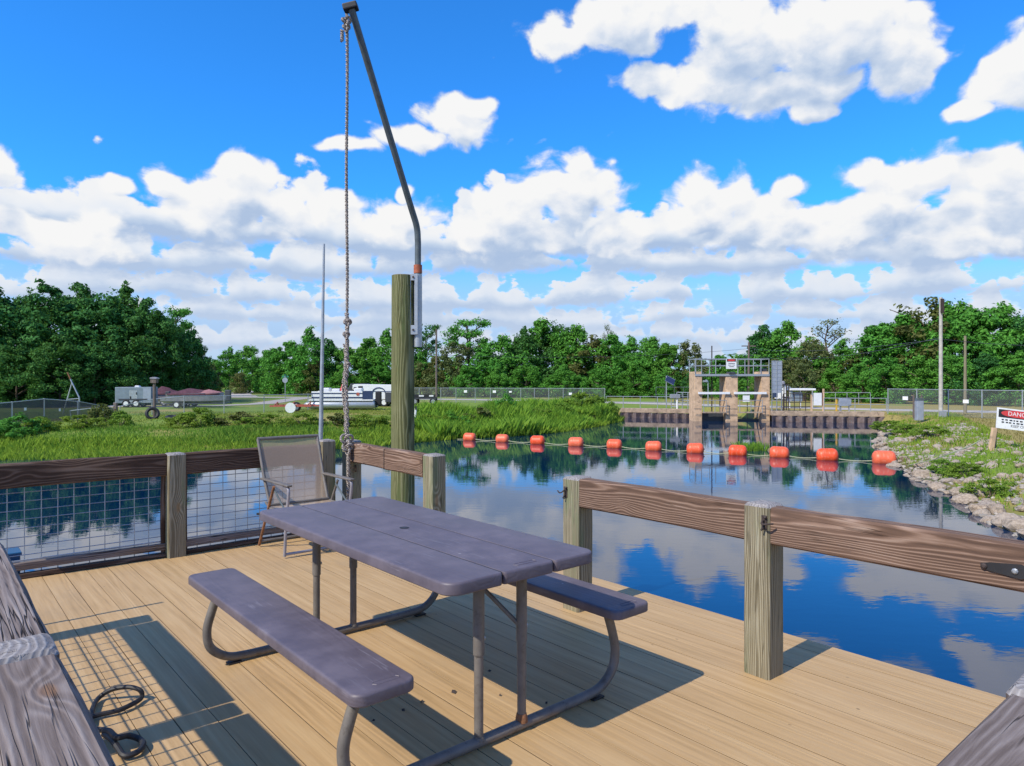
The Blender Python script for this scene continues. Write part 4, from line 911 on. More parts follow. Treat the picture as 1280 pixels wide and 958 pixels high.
def rock(x, y, r_, lab, z=None):
    zz = float(hgt(np.array([x]), np.array([y]))[0]) if z is None else z
    o = link('rock', RK[rr_.randrange(6)], None, (x, y, zz + r_ * .22), (rr_.uniform(-.3, .3), rr_.uniform(-.3, .3), rr_.uniform(0, 6.28)))
    o.scale = (r_ * rr_.uniform(.8, 1.4), r_ * rr_.uniform(.8, 1.2), r_ * rr_.uniform(.75, 1.15)); return tag(o, lab, 'rock', 'limestone rocks along the right bank')
X, Y, o = shore_pts(120, 21, -.12, .55, RSH[1:])
for i, (x, y) in enumerate(zip(X, Y)): rock(x, y, rr_.uniform(.20, .28) if i % 4 == 0 else rr_.uniform(.10, .18), ('large ' if i % 4 == 0 else '') + 'tan limestone rock at the water edge ' + where(y))
X, Y, o = shore_pts(170, 22, .6, 3.9, RSH[2:])
for x, y, oo in zip(X, Y, o):
    if oo > 1.1 and y > 33 and rr_.random() < .5: continue
    rock(x, y, rr_.uniform(.08, .19), 'greyish limestone rock half sunk in the ' + ('lower' if oo < 2 else 'upper') + ' slope ' + where(y))
X, Y, o = shore_pts(2600, 23, -.1, 4.2, RSH[2:]); kp = (lf_(X * 2.3, Y * 2.1 + 2) < .62); X, Y = X[kp], Y[kp]; V, Fr = [], []
base_v = np.array([v_.co[:] for v_ in RK[0].vertices]); base_f = np.array([p.vertices[:] for p in RK[0].polygons]); sub = None
ico = bmesh.new(); bmesh.ops.create_icosphere(ico, subdivisions=1, radius=1); iv = np.array([v_.co[:] for v_ in ico.verts]); jf = np.array([[v_.index for v_ in f.verts] for f in ico.faces]); ico.free()
Z = hgt(X, Y); rs = np.random.RandomState(77)
for i in range(len(X)):
    r_ = rs.uniform(.03, .095); V.append(iv * rs.uniform(.7, 1.15, (len(iv), 1)) * np.array([r_ * rs.uniform(.8, 1.5), r_ * rs.uniform(.8, 1.5), r_ * .6]) + np.array([X[i], Y[i], Z[i] + r_ * .2])); Fr.append(jf + i * len(iv))
tag(link('rubble', fastmesh('rubble', np.concatenate(V), np.concatenate(Fr), M['rubble'], 3)), kind='stuff')
# ------------------------------------------------------------------ floating boom
FL = [(587, 550.5, 16), (628, 552.5, 16.5), (672, 555, 18), (720, 557.5, 19), (768, 560, 19), (817, 563, 20), (869, 566, 21), (922, 569, 22), (974, 571.5, 23), (1034, 575, 25), (1105, 579, 27)]
fm = MB(); pr = [(.05, -.5), (.15, -.492), (.24, -.465), (.31, -.415), (.352, -.35), (.372, -.28)]
for i in range(9):
    h = -.21 + .42 * i / 8; pr += [((.380 - (.012 if i % 2 else 0)), h)]
pr += [(r_, -h) for r_, h in reversed(pr[:6])]
FLM = fm.lathe(pr, 20, 0).mesh('float', M['float'], smooth=True)
ring_ = MB().lathe([(.05, -.56), (.06, -.5)], 10, 0).lathe([(.06, .5), (.05, .56)], 10, 0).mesh('end_ring', M['darkgrey'])
pos = [at(u, v, WZ) for u, v, _ in FL]
FLAB = ['leftmost bright orange float of the boom, against the reeds', 'second pale topped orange float from the left', 'third float from the left, faded coral', 'fourth float from the left, strong orange, above the right rail post', 'fifth float from the left, coral, right of the reed bank', 'sixth and middle float of the boom, streaked pink orange', 'orange float in front of the left gate pier', 'orange float in front of the middle gate pier, left of the reed tuft', 'orange float in front of the right gate pier, right of the reed tuft', 'second largest float, deep orange, below the white board', 'rightmost and largest pink orange float beside the bank rocks']
for i, (u, v, wpx) in enumerate(FL):
    p = pos[i]; q = pos[min(i + 1, len(pos) - 1)]; q0 = pos[max(i - 1, 0)]; L = wpx / F * p[1]
    t = thing('float', FLAB[i], 'float', (p[0], p[1], WZ + L * .2), math.atan2(q[1] - q0[1], q[0] - q0[0]) * .5, 'orange floats of the safety boom')
    t.rotation_euler.y = rnd.uniform(-.04, .04); c = link('body', FLM, t); c.scale = (L,) * 3; c.rotation_euler.x = rnd.uniform(0, 6); 
    for sg in (-1, 1):
        e = MB().lathe([(.052, 0), (.045, .05)], 10, 0).build('end_fitting', M['darkgrey'], t, (sg * L * .49, 0, 0)); e.scale = (L * sg, L, L)
rm = MB()
ln = [at(560, 549, WZ)] + pos + [at(1135, 582, WZ)]
for a, b_ in zip(ln[:-1], ln[1:]):
    a, b_ = Vector(a), Vector(b_); rm.tube([a.lerp(b_, t / 8) + Vector((0, 0, .12 - .10 * math.sin(math.pi * t / 8))) for t in range(9)], .014, 5)
tag(rm.build('boom_rope', M['polyrope'], smooth=True), 'pale rope stringing the orange floats together across the canal', 'rope')

# ------------------------------------------------------------------ sluice gate and sheet pile wall
SY = 51.5
def SX(u, y=SY): return (u - 640) / F * y
def SZ(v, y=SY): return EYE - (v - HV) / F * y
sg_ = thing('sluice_gate', 'small concrete canal gate of three tan piers with a railed steel platform on top', 'sluice gate', (SX(915), SY, WZ))
def sl(x0, x1, y0, y1, z0, z1, name, m_, bevel=0, parent=None):
    return MB().box(x0 - SX(915), x1 - SX(915), y0, y1, z0 - WZ, z1 - WZ).build(name, m_, parent or sg_, bevel=bevel)
for (a, b_, v) in ((868.2, 877.6, 464.8), (907, 922.3, 467.6), (952, 962.4, 464.8)):
    x0, x1 = SX(a), SX(b_); pr_ = sl(x0, x1, 0, 1.6, WZ - 1.5, SZ(v), 'pier', M['concrete'], .03)
    sl(x0 - .02, x1 + .02, -.02, .03, SZ(511.5), SZ(510.5), 'form_joint', M['cap'], 0, pr_)
    sl(x0 + .08, x1 - .08, -.025, -.002, SZ(520), SZ(517.5), 'stage_mark', M['cap'], 0, pr_)
for a, b_ in ((872.4, 911.8), (917, 957.4)):
    sl(SX(a), SX(b_), -.16, -.04, SZ(493), SZ(490.2), 'cross_beam', M['white'], .01)
zp = SZ(467.8)
sl(SX(868.5), SX(962), -.05, 1.6, zp - .16, zp, 'platform', M['galv'], .01)
for u in (868.8, 876.8, 894.5, 931, 951, 961):
    for y_ in (-.03, 1.57): MB().tube([(SX(u) - SX(915), y_, zp - WZ), (SX(u) - SX(915), y_, SZ(449) - WZ)], .032, 6).build('rail_post', M['galv'], sg_)
for v in (449, 457.3):
    for y_ in (-.03, 1.57): MB().tube([(SX(868.8) - SX(915), y_, SZ(v) - WZ), (SX(961) - SX(915), y_, SZ(v) - WZ)], .03, 6).build('hand_rail', M['galv'], sg_)
    for u in (868.8, 961): MB().tube([(SX(u) - SX(915), -.03, SZ(v) - WZ), (SX(u) - SX(915), 1.57, SZ(v) - WZ)], .03, 6).build('hand_rail', M['galv'], sg_)
bd = sl(SX(907.2), SX(920.2), -.10, -.07, SZ(461.3), SZ(448.5), 'danger_board', M['white'])
MB().box(SX(908) - SX(915), SX(919.4) - SX(915), -.106, -.1005, SZ(452.3) - WZ, SZ(449) - WZ).build('board_header', M['signblack'], bd)
ov = MB(); ov.prism([(.29 * math.cos(2 * math.pi * i / 20) + SX(913.7) - SX(915), .075 * math.sin(2 * math.pi * i / 20) + SZ(450.65) - WZ) for i in range(20)], 1, -.112, -.1065); ov.build('board_oval', M['red'], bd)
for v, a, b_ in ((454.6, 910, 918), (456.6, 909.5, 914), (456.6, 915, 918), (458.6, 911, 917)): MB().box(SX(a) - SX(915), SX(b_) - SX(915), -.104, -.1005, SZ(v + .35) - WZ, SZ(v - .35) - WZ).build('board_print', M['signblack'], bd)
sl(SX(910.5), SX(918), -.2, .5, zp + .0, zp + .16, 'gear_housing', M['darkgrey'], .03)
sl(SX(953), SX(960), .1, .7, zp + .0, zp + .42, 'gear_housing', M['darkgrey'], .03)
for u, v0, v1 in ((892.8, 432, 527), (937.6, 462, 527)): MB().tube([(SX(u) - SX(915), .62, SZ(v1) - WZ), (SX(u) - SX(915), .62, SZ(v0) - WZ)], .045 if v0 < 440 else .03, 8).build('gate_stem', M['darkrust'], sg_, smooth=True)
sl(SX(878), SX(906.6), .55, .65, WZ - 1, SZ(516.3), 'gate_leaf', M['darkgrey']); sl(SX(922.6), SX(951.6), .55, .65, WZ - 1, SZ(524.5), 'gate_leaf', M['darkgrey'])
sl(SX(877.8), SX(906.8), -.3, .3, SZ(516.4), SZ(515), 'catwalk', M['cap']); sl(SX(922.6), SX(951.8), -.3, .3, SZ(516.4), SZ(515), 'catwalk', M['cap'])
for a, b_ in ((877.8, 906.8), (922.6, 951.8), (962.6, 975)):
    for v in (500.5, 508): MB().tube([(SX(a) - SX(915), -.28, SZ(v) - WZ), (SX(b_) - SX(915), -.28, SZ(v) - WZ)], .024, 6).build('hand_rail', M['galv'], sg_)
    for f_ in (.02, .5, .98): MB().tube([(SX(a + (b_ - a) * f_) - SX(915), -.28, SZ(516) - WZ), (SX(a + (b_ - a) * f_) - SX(915), -.28, SZ(500.5) - WZ)], .024, 6).build('rail_post', M['galv'], sg_)
sl(SX(962.6), SX(976), -.35, .9, SZ(518.2), SZ(515.2), 'side_landing', M['concrete'], .01)
gp = sl(SX(963.4), SX(976), -.20, -.17, SZ(491), SZ(451.2), 'ladder_screen', M['greymetal'])
for i in range(9): sl(SX(963.4), SX(976), -.212, -.2005, SZ(491 - i * 4.9) - .02, SZ(491 - i * 4.9) + .02, 'screen_bar', M['galv'], 0, gp)
for u in (963.6, 969.7, 975.8): sl(SX(u) - .025, SX(u) + .025, -.23, -.2125, SZ(517), SZ(451.2), 'screen_upright', M['galv'], 0, gp)
sl(SX(928), SX(936.5), -.10, -.07, SZ(502.5), SZ(494.5), 'warning_plate', M['white'])
# wall
def wallseg(label, xa, ya, xb, yb, zc, npile):
    d_ = Vector((xb - xa, yb - ya)); L = d_.length; t = thing('sheet_pile_wall', label, 'retaining wall', (xa, ya, WZ), math.atan2(d_.y, d_.x))
    cb = MB(); n_ = int(L / 1.6)
    MB().box(0, L, -.30, .55, zc - .34 - WZ, zc - WZ).build('concrete_cap', M['cap'], t, bevel=.02)
    w_ = L / npile; pts = []
    for i in range(9):
        f_ = i / 8; pts.append((w_ * f_, -.20 - .36 * (math.cos(2 * math.pi * f_) * .5 + .5)))
    mb = MB(); k_ = len(pts); vs = [(x, y, -1.6) for x, y in pts] + [(x, y, zc - .345 - WZ) for x, y in pts] + [(x, y + .02, -1.6) for x, y in pts] + [(x, y + .02, zc - .345 - WZ) for x, y in pts]
    fs = [(i, i + 1, k_ + i + 1, k_ + i) for i in range(k_ - 1)] + [(2 * k_ + i, 3 * k_ + i, 3 * k_ + i + 1, 2 * k_ + i + 1) for i in range(k_ - 1)] + [(k_ + i, k_ + i + 1, 3 * k_ + i + 1, 3 * k_ + i) for i in range(k_ - 1)]
    me = mb.add(vs, fs).mesh('sheet_pile', M['sheet'], smooth=True)
    for i in range(npile): link('sheet_pile', me, t, (w_ * i, 0, 0))
    return t
wallseg('low rusty sheet pile wall with concrete cap left of the canal gate', SX(776, 57), 57, SX(869, 55), 55, -.86, 9)
wallseg('longer rusty sheet pile wall with concrete cap right of the canal gate', SX(963.5, 51), 51, SX(1104, 49.3), 49.3, -.82, 11)
def railing2(label, a, b_, h, n_, m_, z=GZ, nm='guard_rail', r_=.028, levels=(1, .52)):
    a, b_ = Vector(a), Vector(b_); d_ = b_ - a; L = d_.length; t = thing(nm, label, 'guard rail', (a.x, a.y, z), math.atan2(d_.y, d_.x))
    for i in range(n_ + 1): MB().tube([(L * i / n_, 0, 0), (L * i / n_, 0, h)], r_, 6).build('rail_post', m_, t)
    for f_ in levels: MB().tube([(0, 0, h * f_), (L, 0, h * f_)], r_ * .9, 6).build('hand_rail', m_, t)
    return t
railing2('pale guard rail on the wall left of the canal gate', (SX(758, 57.3), 57.3), (SX(866, 55.4), 55.4), .95, 5, M['galv'], -.86)
railing2('pale guard rail on the wall right of the white board', (SX(1030, 50.3), 50.3), (SX(1108, 49.6), 49.6), .95, 4, M['galv'], -.82)
railing2('far guard rail beyond the road right of the gate', (SX(1030, 66), 66), (SX(1088, 65), 65), 1.15, 4, M['galv'])
railing2('short dark guard rail behind the solar panel post', (SX(820, 72), 72), (SX(866, 71), 71), 1.6, 4, M['galvdark'], GZ)
railing2('dark rusty railing beside the gate landing', (SX(979, 50.9), 50.9), (SX(1014, 50.6), 50.6), 1.25, 5, M['darkrust'], -.82, levels=(1, .75, .5, .25))
railing2('tall dark frame beside the gate landing screen', (SX(977, 51.6), 51.6), (SX(986, 51.6), 51.6), 1.9, 3, M['darkrust'], -.82, r_=.04)
railing2('grey guard rail just left of the left gate pier', (SX(846, 56.2), 56.2), (SX(867, 54.6), 54.6), 1.3, 3, M['galv'], -.86, r_=.035)
t = thing('notice_board', 'blank white board fixed between two posts on the wall', 'board', (SX(1022, 50.4), 50.4, -.82))
MB().box(-.29, .29, -.02, .02, .42, 1.32).build('panel', M['white'], t)
for x_, h_, m_ in ((-.44, 1.2, M['concrete']), (.42, 1.62, M['concrete'])): MB().box(x_ - .055, x_ + .055, -.05, .05, 0, h_).build('post', m_, t, bevel=.01)
MB().box(.32, .36, -.03, .03, .4, 1.35).build('frame', M['maroon'], t)
t = tag(MB().box(-.05, .05, -.05, .05, 0, .86).build('yellow_bollard', M['yellow'], None, (SX(1045.5, 50.2), 50.2, -.82), bevel=.015), 'slim yellow bollard between the white board and the grey box', 'bollard')
t = thing('electrical_cabinet', 'grey blue box on the guard rail right of the yellow bollard', 'cabinet', (SX(1056, 50.15), 50.15, -.82))
MB().box(-.42, .42, -.12, .12, .38, .92).build('box', M['greymetal'], t, bevel=.02)
for x_ in (-.3, .3): MB().box(x_ - .03, x_ + .03, -.05, .05, 0, .385).build('leg', M['galv'], t)
def machinery():
    y = 58; t = thing('pump_unit', 'white machinery with pipes under a pale flat roof, right of the gate', 'machinery', (SX(996, y), y, GZ))
    def bx(u0, u1, v0, v1, nm, m_, y0=0, y1=1.2, bv=.03): return MB().box(SX(u0, y) - SX(996, y), SX(u1, y) - SX(996, y), y0, y1, SZ(v1, y) - GZ, SZ(v0, y) - GZ).build(nm, m_, t, bevel=bv)
    bx(986, 1018, 485.8, 488.2, 'roof', M['white'], -.3, 1.6)
    bx(975, 983, 489, 499, 'white_housing', M['white']); bx(984, 994, 496, 502, 'motor', M['greymetal']); bx(993, 1003, 490.5, 502, 'white_tank', M['trailer']); bx(966, 970, 491, 497, 'blue_motor', M['navy'], -.4, .0)
    for u in (987.5, 1001, 1016): MB().tube([(SX(u, y) - SX(996, y), .1, 0), (SX(u, y) - SX(996, y), .1, SZ(487, y) - GZ)], .06, 6).build('support', M['white'], t)
    P_ = lambda u, v, yy=-.1: (SX(u, y) - SX(996, y), yy, SZ(v, y) - GZ)
    MB().tube(smooth_path([P_(976, 480), P_(979, 482), P_(980, 487), P_(981, 496)], 4), .13, 8).build('pipe', M['white'], t, smooth=True)
    MB().tube(smooth_path([P_(981, 487), P_(984, 484), P_(988, 487), P_(989, 494), P_(990, 500)], 4), .10, 8).build('pipe', M['trailer'], t, smooth=True)
    MB().lathe([(.12, -.2), (.24, -.1), (.24, .1), (.12, .2)], 12, 2).build('cap', M['hull'], t, P_(977, 479.5), smooth=True)
machinery()
# solar panel, stilling well, box
t = thing('solar_panel', 'solar panel tilted on a thin grey pole above the left wall', 'solar panel', (SX(833, 57.5), 57.5, -.86))
MB().tube([(0, 0, 0), (0, 0, SZ(470, 57.5) + .86)], .045, 8).build('pole', M['galv'], t, smooth=True)
pn = MB().box(-.06, .72, -.03, .03, -.30, .30).build('panel', M['solar'], t, (.0, -.06, SZ(473.5, 57.5) + .86), (R(-38), R(28), R(0)))
for y_ in (-.30, .30): MB().box(-.07, .73, -.04, .04, y_ - .015, y_ + .015).build('panel_frame', M['galv'], pn)
t = thing('gauge_station', 'white pipe standing in the water with a pale box at its top', 'gauge', (SX(846.5, 55.6), 55.6, WZ))
MB().tube([(0, 0, -1), (0, 0, SZ(497, 55.6) - WZ)], .075, 10).build('pipe', M['white'], t, smooth=True); MB().tube([(-.45, .1, -1), (-.45, .1, SZ(497, 55.6) - WZ)], .03, 6).build('support', M['galv'], t)
MB().box(-.55, .22, -.15, .25, SZ(498, 55.6) - WZ, SZ(493, 55.6) - WZ).build('box', M['galv'], t, bevel=.02)
MB().tube([(-.45, .1, .9), (0, 0, .9)], .03, 6).build('bracket', M['galv'], t)
t = thing('gate_light', 'small lamp on a thin bent post seen between the left and middle piers', 'lamp', (SX(885, 60), 60, GZ))
MB().tube(smooth_path([(0, 0, 0), (0, 0, SZ(480, 60) - GZ), (-.06, 0, SZ(476.5, 60) - GZ), (-.2, 0, SZ(475, 60) - GZ)], 4), .045, 8).build('post', M['galv'], t, smooth=True); MB().box(-.42, -.06, -.12, .12, SZ(478, 60) - GZ, SZ(475.6, 60) - GZ).build('lamp_head', M['galv'], t, bevel=.02)
# ------------------------------------------------------------------ fences
def fence(name, label, pts, h, m_, post_r=.032, signs=(), tops=None, rail_=True, zfun=None):
    a0 = Vector(pts[0]); t = thing('chain_link_fence', label, 'fence', (a0.x, a0.y, GZ)); n_ = len(pts)
    hh = tops or [h] * n_; zz = [0 if zfun is None else zfun[i] for i in range(n_)]
    for i, p in enumerate(pts): MB().tube([(p[0] - a0.x, p[1] - a0.y, zz[i]), (p[0] - a0.x, p[1] - a0.y, hh[i] + .04)], post_r, 6).build('fence_post', M['galv'], t)
    for i in range(n_ - 1):
        p, q = pts[i], pts[i + 1]; d_ = Vector((q[0] - p[0], q[1] - p[1])); an = math.atan2(d_.y, d_.x); L = d_.length
        MB().add([(0, 0, zz[i] + .02), (L, 0, zz[i + 1] + .02), (L, 0, hh[i + 1]), (0, 0, hh[i])], [(0, 1, 2, 3)]).build('mesh_panel', m_, t, (p[0] - a0.x, p[1] - a0.y, 0), (0, 0, an))
        if rail_: MB().tube([(p[0] - a0.x, p[1] - a0.y, hh[i]), (q[0] - a0.x, q[1] - a0.y, hh[i + 1])], .024, 6).build('top_rail', M['galv'], t)
    for (u, v, wpx, hpx) in signs:
        dx = (u - 640) / F; best = None
        for i in range(n_ - 1):
            p, q = Vector(pts[i]), Vector(pts[i + 1]); den = (q.x - p.x) - dx * (q.y - p.y)
            if abs(den) < 1e-6: continue
            f_ = (dx * p.y - p.x) / den
            if -.05 <= f_ <= 1.05: best = (p.lerp(q, f_), math.atan2(q.y - p.y, q.x - p.x))
        if best:
            pp, an = best; y = pp.y
            MB().box(-wpx / F * y / 2, wpx / F * y / 2, -.012, .012, -hpx / F * y / 2, hpx / F * y / 2).build('small_sign', M['white'], t, (pp.x - a0.x, y - a0.y - .06, EYE - (v - HV) / F * y - GZ), (0, 0, an))
    return t
def lp(us, d0, d1):
    n_ = len(us); return [((u - 640) / F * (d0 + (d1 - d0) * i / (n_ - 1)), d0 + (d1 - d0) * i / (n_ - 1)) for i, u in enumerate(us)]
fence('f', 'chain link fence with white signs across the middle behind the reed bank', lp([516, 524, 551, 570, 594, 613, 633, 651, 668, 686, 704, 728, 756], 73, 68), 1.5, M['chain'], signs=[(582, 489.5, 4, 3), (618, 489.8, 4, 3), (638, 490, 3.5, 2), (713, 492.5, 4, 3)])
o = fence('f', 'chain link fence along the right bank below the trees, two white signs', lp([1110, 1146, 1185.5, 1227.5, 1278, 1340], 48, 38.5), 1.72, M['chain'], .036, signs=[(1131, 498, 7, 4.5), (1206.5, 502, 7, 4.5)])
us = [-40, -14, 15, 55, 97, 128, 143]; ds = [34, 35, 36, 38.5, 41, 44, 45]
pts = [((u - 640) / F * d_, d_) for u, d_ in zip(us, ds)]; vt = [507, 505.5, 503, 499, 502, 507.5, 511]
fence('f', 'dark screened fence with an arched top rail at the far left', pts, 1, M['chaindark'], .04, signs=[(32.5, 511.5, 4, 3.5), (75.5, 512.5, 2.5, 3.5)], tops=[EYE - (v - HV) / F * d_ - GZ for v, d_ in zip(vt, ds)])
us = [150, 190, 230, 280, 330, 385, 420]; ds = [45, 46, 46.5, 48, 50, 53, 55]; pts = [((u - 640) / F * d_, d_) for u, d_ in zip(us, ds)]; vt = [508, 499.5, 495.5, 495, 494, 493, 493]
fence('f', 'light chain link fence in front of the covered boats', pts, 1, M['chain'], .03, tops=[EYE - (v - HV) / F * d_ - GZ for v, d_ in zip(vt, ds)])
t = thing('wooden_post', 'old wooden fence post with a dark lower half where the left fences meet', 'post', (SX(144.5, 38), 38, GZ - .05)); post_mb(SZ(503.5, 38) - GZ + .05, .17).build('shaft', [M['oldpost'], M['post_top']], t, smooth=True); MB().box(-.095, .095, -.095, .095, 0, .75).build('dark_sleeve', M['darkgrey'], t)
t = thing('wooden_post', 'thin leaning metal stake left of the old wooden fence post', 'stake', (SX(90, 36), 36, GZ)); MB().tube([(0, 0, 0), (-.10, 0, SZ(513, 36) - GZ)], .03, 6).build('shaft', M['galvdark'], t)
MB().tube([(-.09, 0, .75), (1.9, .5, 1.0)], .02, 6).build('cross_wire', M['galv'], t)
t = thing('birdhouse_post', 'wooden post topped by a small nest box, old tyres at its foot', 'post', (SX(193, 42), 42, GZ))
MB().tube([(0, 0, 0), (.0, 0, SZ(479, 42) - GZ)], .09, 8).build('shaft', M['oldpost'], t, smooth=True)
nb_ = MB(); nb_.box(-.17, .17, -.15, .15, 0, .26); nb_.build('nest_box', M['oldpost'], t, (0, 0, SZ(479, 42) - GZ), bevel=.01)
MB().prism([(-.19, 0), (.22, -.02), (.22, .04), (-.03, .10), (-.19, .06)], 1, -.18, .18).build('box_roof', M['hull'], t, (0, 0, SZ(479, 42) - GZ + .262))
def tyre(x, y, z, rot, lab, sc=1.0, r_=.31):
    mb = MB(); mb.tube([(r_ * math.cos(a * math.pi / 10), r_ * math.sin(a * math.pi / 10), 0) for a in range(20)], .10, 8, False, True); o = mb.build('tyre', M['black'], None, (x, y, z), rot, smooth=True); return tag(o, lab, 'tyre', 'old tyres by the nest box post')
x_, y_, _ = at(182, 528, GZ); tyre(x_, 41.6, GZ + .11, (.12, .05, 0), 'old black tyre lying flat left of the nest box post'); tyre(SX(190, 41.6), 41.65, GZ + .33, (R(75), 0, R(30)), 'old black tyre leaning upright against the nest box post')
t = thing('steel_a_frame', 'leaning grey steel A frame with a mast above the screened fence', 'frame', (SX(91, 48), 48, GZ)); p0 = (SX(82, 48) - SX(91, 48), 0, 0)
q_ = lambda u, v: (SX(u, 48) - SX(91, 48), 0, SZ(v, 48) - GZ)
MB().tube([q_(78, 520), q_(90, 478.5)], .045, 6).build('leg', M['galv'], t); MB().tube([q_(99.5, 520), q_(99, 497), q_(90, 478.5), q_(84.5, 466)], .05, 6).build('leg', M['galv'], t); MB().tube([q_(84, 499.5), q_(98.5, 498.5)], .03, 6).build('brace', M['galv'], t); MB().tube([q_(88, 474), q_(84.3, 465.5)], .06, 6).build('rusty_tip', M['rust'], t)
# ------------------------------------------------------------------ vehicles and boats in the field
def wheel(parent, x, y, r_, w_=.18, hub='white'):
    tw_ = MB().lathe([(r_ * .62, -w_ / 2), (r_ * .93, -w_ / 2), (r_, -w_ * .3), (r_, w_ * .3), (r_ * .93, w_ / 2), (r_ * .62, w_ / 2)], 18, 1).build('wheel', M['black'], parent, (x, y, r_), smooth=True)
    MB().lathe([(r_ * .58, -w_ / 2 - .012), (r_ * .62, 0), (r_ * .58, w_ / 2 + .012)], 16, 1).build('rim', M[hub], tw_, smooth=True)
y = 60; t = thing('cargo_trailer', 'grey enclosed cargo trailer parked before the dark wood', 'trailer', (SX(171, y), y, GZ), R(8)); hx = (SX(192, y) - SX(150, y)) / 2; zt_ = SZ(484, y) - GZ
MB().box(-hx, hx, -.8, .8, .35, zt_).build('body', M['trailer'], t, bevel=.05); MB().box(-.3, .35, -.815, -.801, .42, zt_ - .28).build('side_door', M['galv'], t); MB().box(hx * .55, hx - .02, -.815, -.801, .4, zt_ - .1).build('side_panel', M['greymetal'], t)
MB().box(-.26, -.16, -.84, -.816, .75, .95).build('door_latch', M['black'], t); MB().box(.24, .3, -.84, -.816, 1.1, 1.3).build('door_hinge', M['black'], t)
MB().prism([(-.12, 0), (.3, 0), (.2, .12), (-.05, .14)], 1, -.2, .2).build('roof_vent', M['white'], t, (-.0, 0, zt_ + .001))
for s_ in (-.8, .8): wheel(t, -.55, s_ * 1.0, .33); wheel(t, .25, s_, .33)
MB().box(-hx + .3, hx - .3, -.83, -.802, .62, .74).build('fender', M['darkgrey'], t)
def boat_hull(L, W_, D_, m_, parent, z, name='hull'):
    mb = MB(); n_ = 12; rg = []
    for i in range(n_ + 1):
        f_ = i / n_; w_ = W_ / 2 * min(1, (1 - f_) * 2.6 + .02) ** .6; kz = D_ * .75 * max(0, f_ - .55) ** 1.6
        rg.append([(L * (f_ - .5), -w_, D_ + f_ * .12), (L * (f_ - .5), -w_ * .9, D_ * .35 + kz * .6), (L * (f_ - .5), 0, kz), (L * (f_ - .5), w_ * .9, D_ * .35 + kz * .6), (L * (f_ - .5), w_, D_ + f_ * .12)])
    vs = [p for r in rg for p in r]; fs = []
    for i in range(n_):
        for k_ in range(5): fs.append((i * 5 + k_, i * 5 + (k_ + 1) % 5, i * 5 + 5 + (k_ + 1) % 5, i * 5 + 5 + k_))
    fs += [(0, 1, 2, 3, 4), tuple(n_ * 5 + k_ for k_ in (4, 3, 2, 1, 0))]
    return mb.add(vs, fs).build(name, m_, parent, (0, 0, z), smooth=True)
def cover(L, W_, peaks, m_, parent, z):
    mb = MB(); n_ = 16; rg = []
    for i in range(n_ + 1):
        f_ = i / n_; h = sum(a * max(0, 1 - abs(f_ - c) / w_) for c, a, w_ in peaks) + .05; w_ = W_ / 2 * min(1, (1 - f_) * 2.6 + .05) ** .6
        rg.append([(L * (f_ - .5), -w_ * 1.03, -.12), (L * (f_ - .5), -w_, 0), (L * (f_ - .5), -w_ * .5, h * .62), (L * (f_ - .5), 0, h), (L * (f_ - .5), w_ * .5, h * .62), (L * (f_ - .5), w_, 0), (L * (f_ - .5), w_ * 1.03, -.12)])
    vs = [p for r in rg for p in r]; fs = [(i * 7 + k_, i * 7 + k_ + 1, i * 7 + 8 + k_, i * 7 + 7 + k_) for i in range(n_) for k_ in range(6)]
    return mb.add(vs, fs).build('canvas_cover', m_, parent, (0, 0, z), smooth=True)
for (u0, u1, y, cm, lab, pk, rz_) in ((194, 236, 63, 'maroon', 'boat on a trailer under a dark maroon cover beside the cargo trailer', [(.2, .5, .3), (.45, .3, .35)], 8), (222, 286, 62, 'pink', 'boat on a trailer under a peaked mauve and faded pink cover', [(.35, .42, .35), (.75, .22, .4)], 5)):
    L = SX(u1, y) - SX(u0, y); t = thing('covered_boat', lab, 'boat', (SX((u0 + u1) / 2, y), y - (.0 if cm == 'maroon' else 1.2), GZ), R(rz_), 'covered boats in the far field')
    boat_hull(L, 1.9, .75, M['hull'], t, .38); cover(L * .96, 1.9, pk, M['maroon'] if cm == 'maroon' else M['maroon'], t, 1.16)
    if cm == 'pink': cover(L * .5, 1.6, [(.5, .25, .5)], M['pink'], t, 1.22).location.x = L * .22
    for s_ in (-.85, .85): MB().box(-L / 2, L * .55, s_ - .04, s_ + .04, .3, .38).build('trailer_beam', M['galv'], t); wheel(t, -L * .12, s_ * 1.1, .32); 
    MB().box(-L / 2 - .32, -L / 2 + .02, -.2, .2, .7, 1.35).build('outboard', M['darkgrey'], t, bevel=.06)
t = thing('jon_boat', 'long low grey open boat on a trailer in front of the covered boats', 'boat', (SX(246, 58), 58, GZ), R(4), None); L = SX(284, 58) - SX(204, 58); boat_hull(L, 1.5, .5, M['hull'], t, .42)
for s_ in (-.6, .6): wheel(t, -L * .25, s_ * 1.2, .3); MB().box(-L / 2, L / 2, s_ - .04, s_ + .04, .34, .42).build('trailer_beam', M['darkgrey'], t)
MB().box(L / 2 - .35, L / 2 + .1, -.18, .18, .6, 1.5).build('outboard', M['darkgrey'], t, bevel=.06)
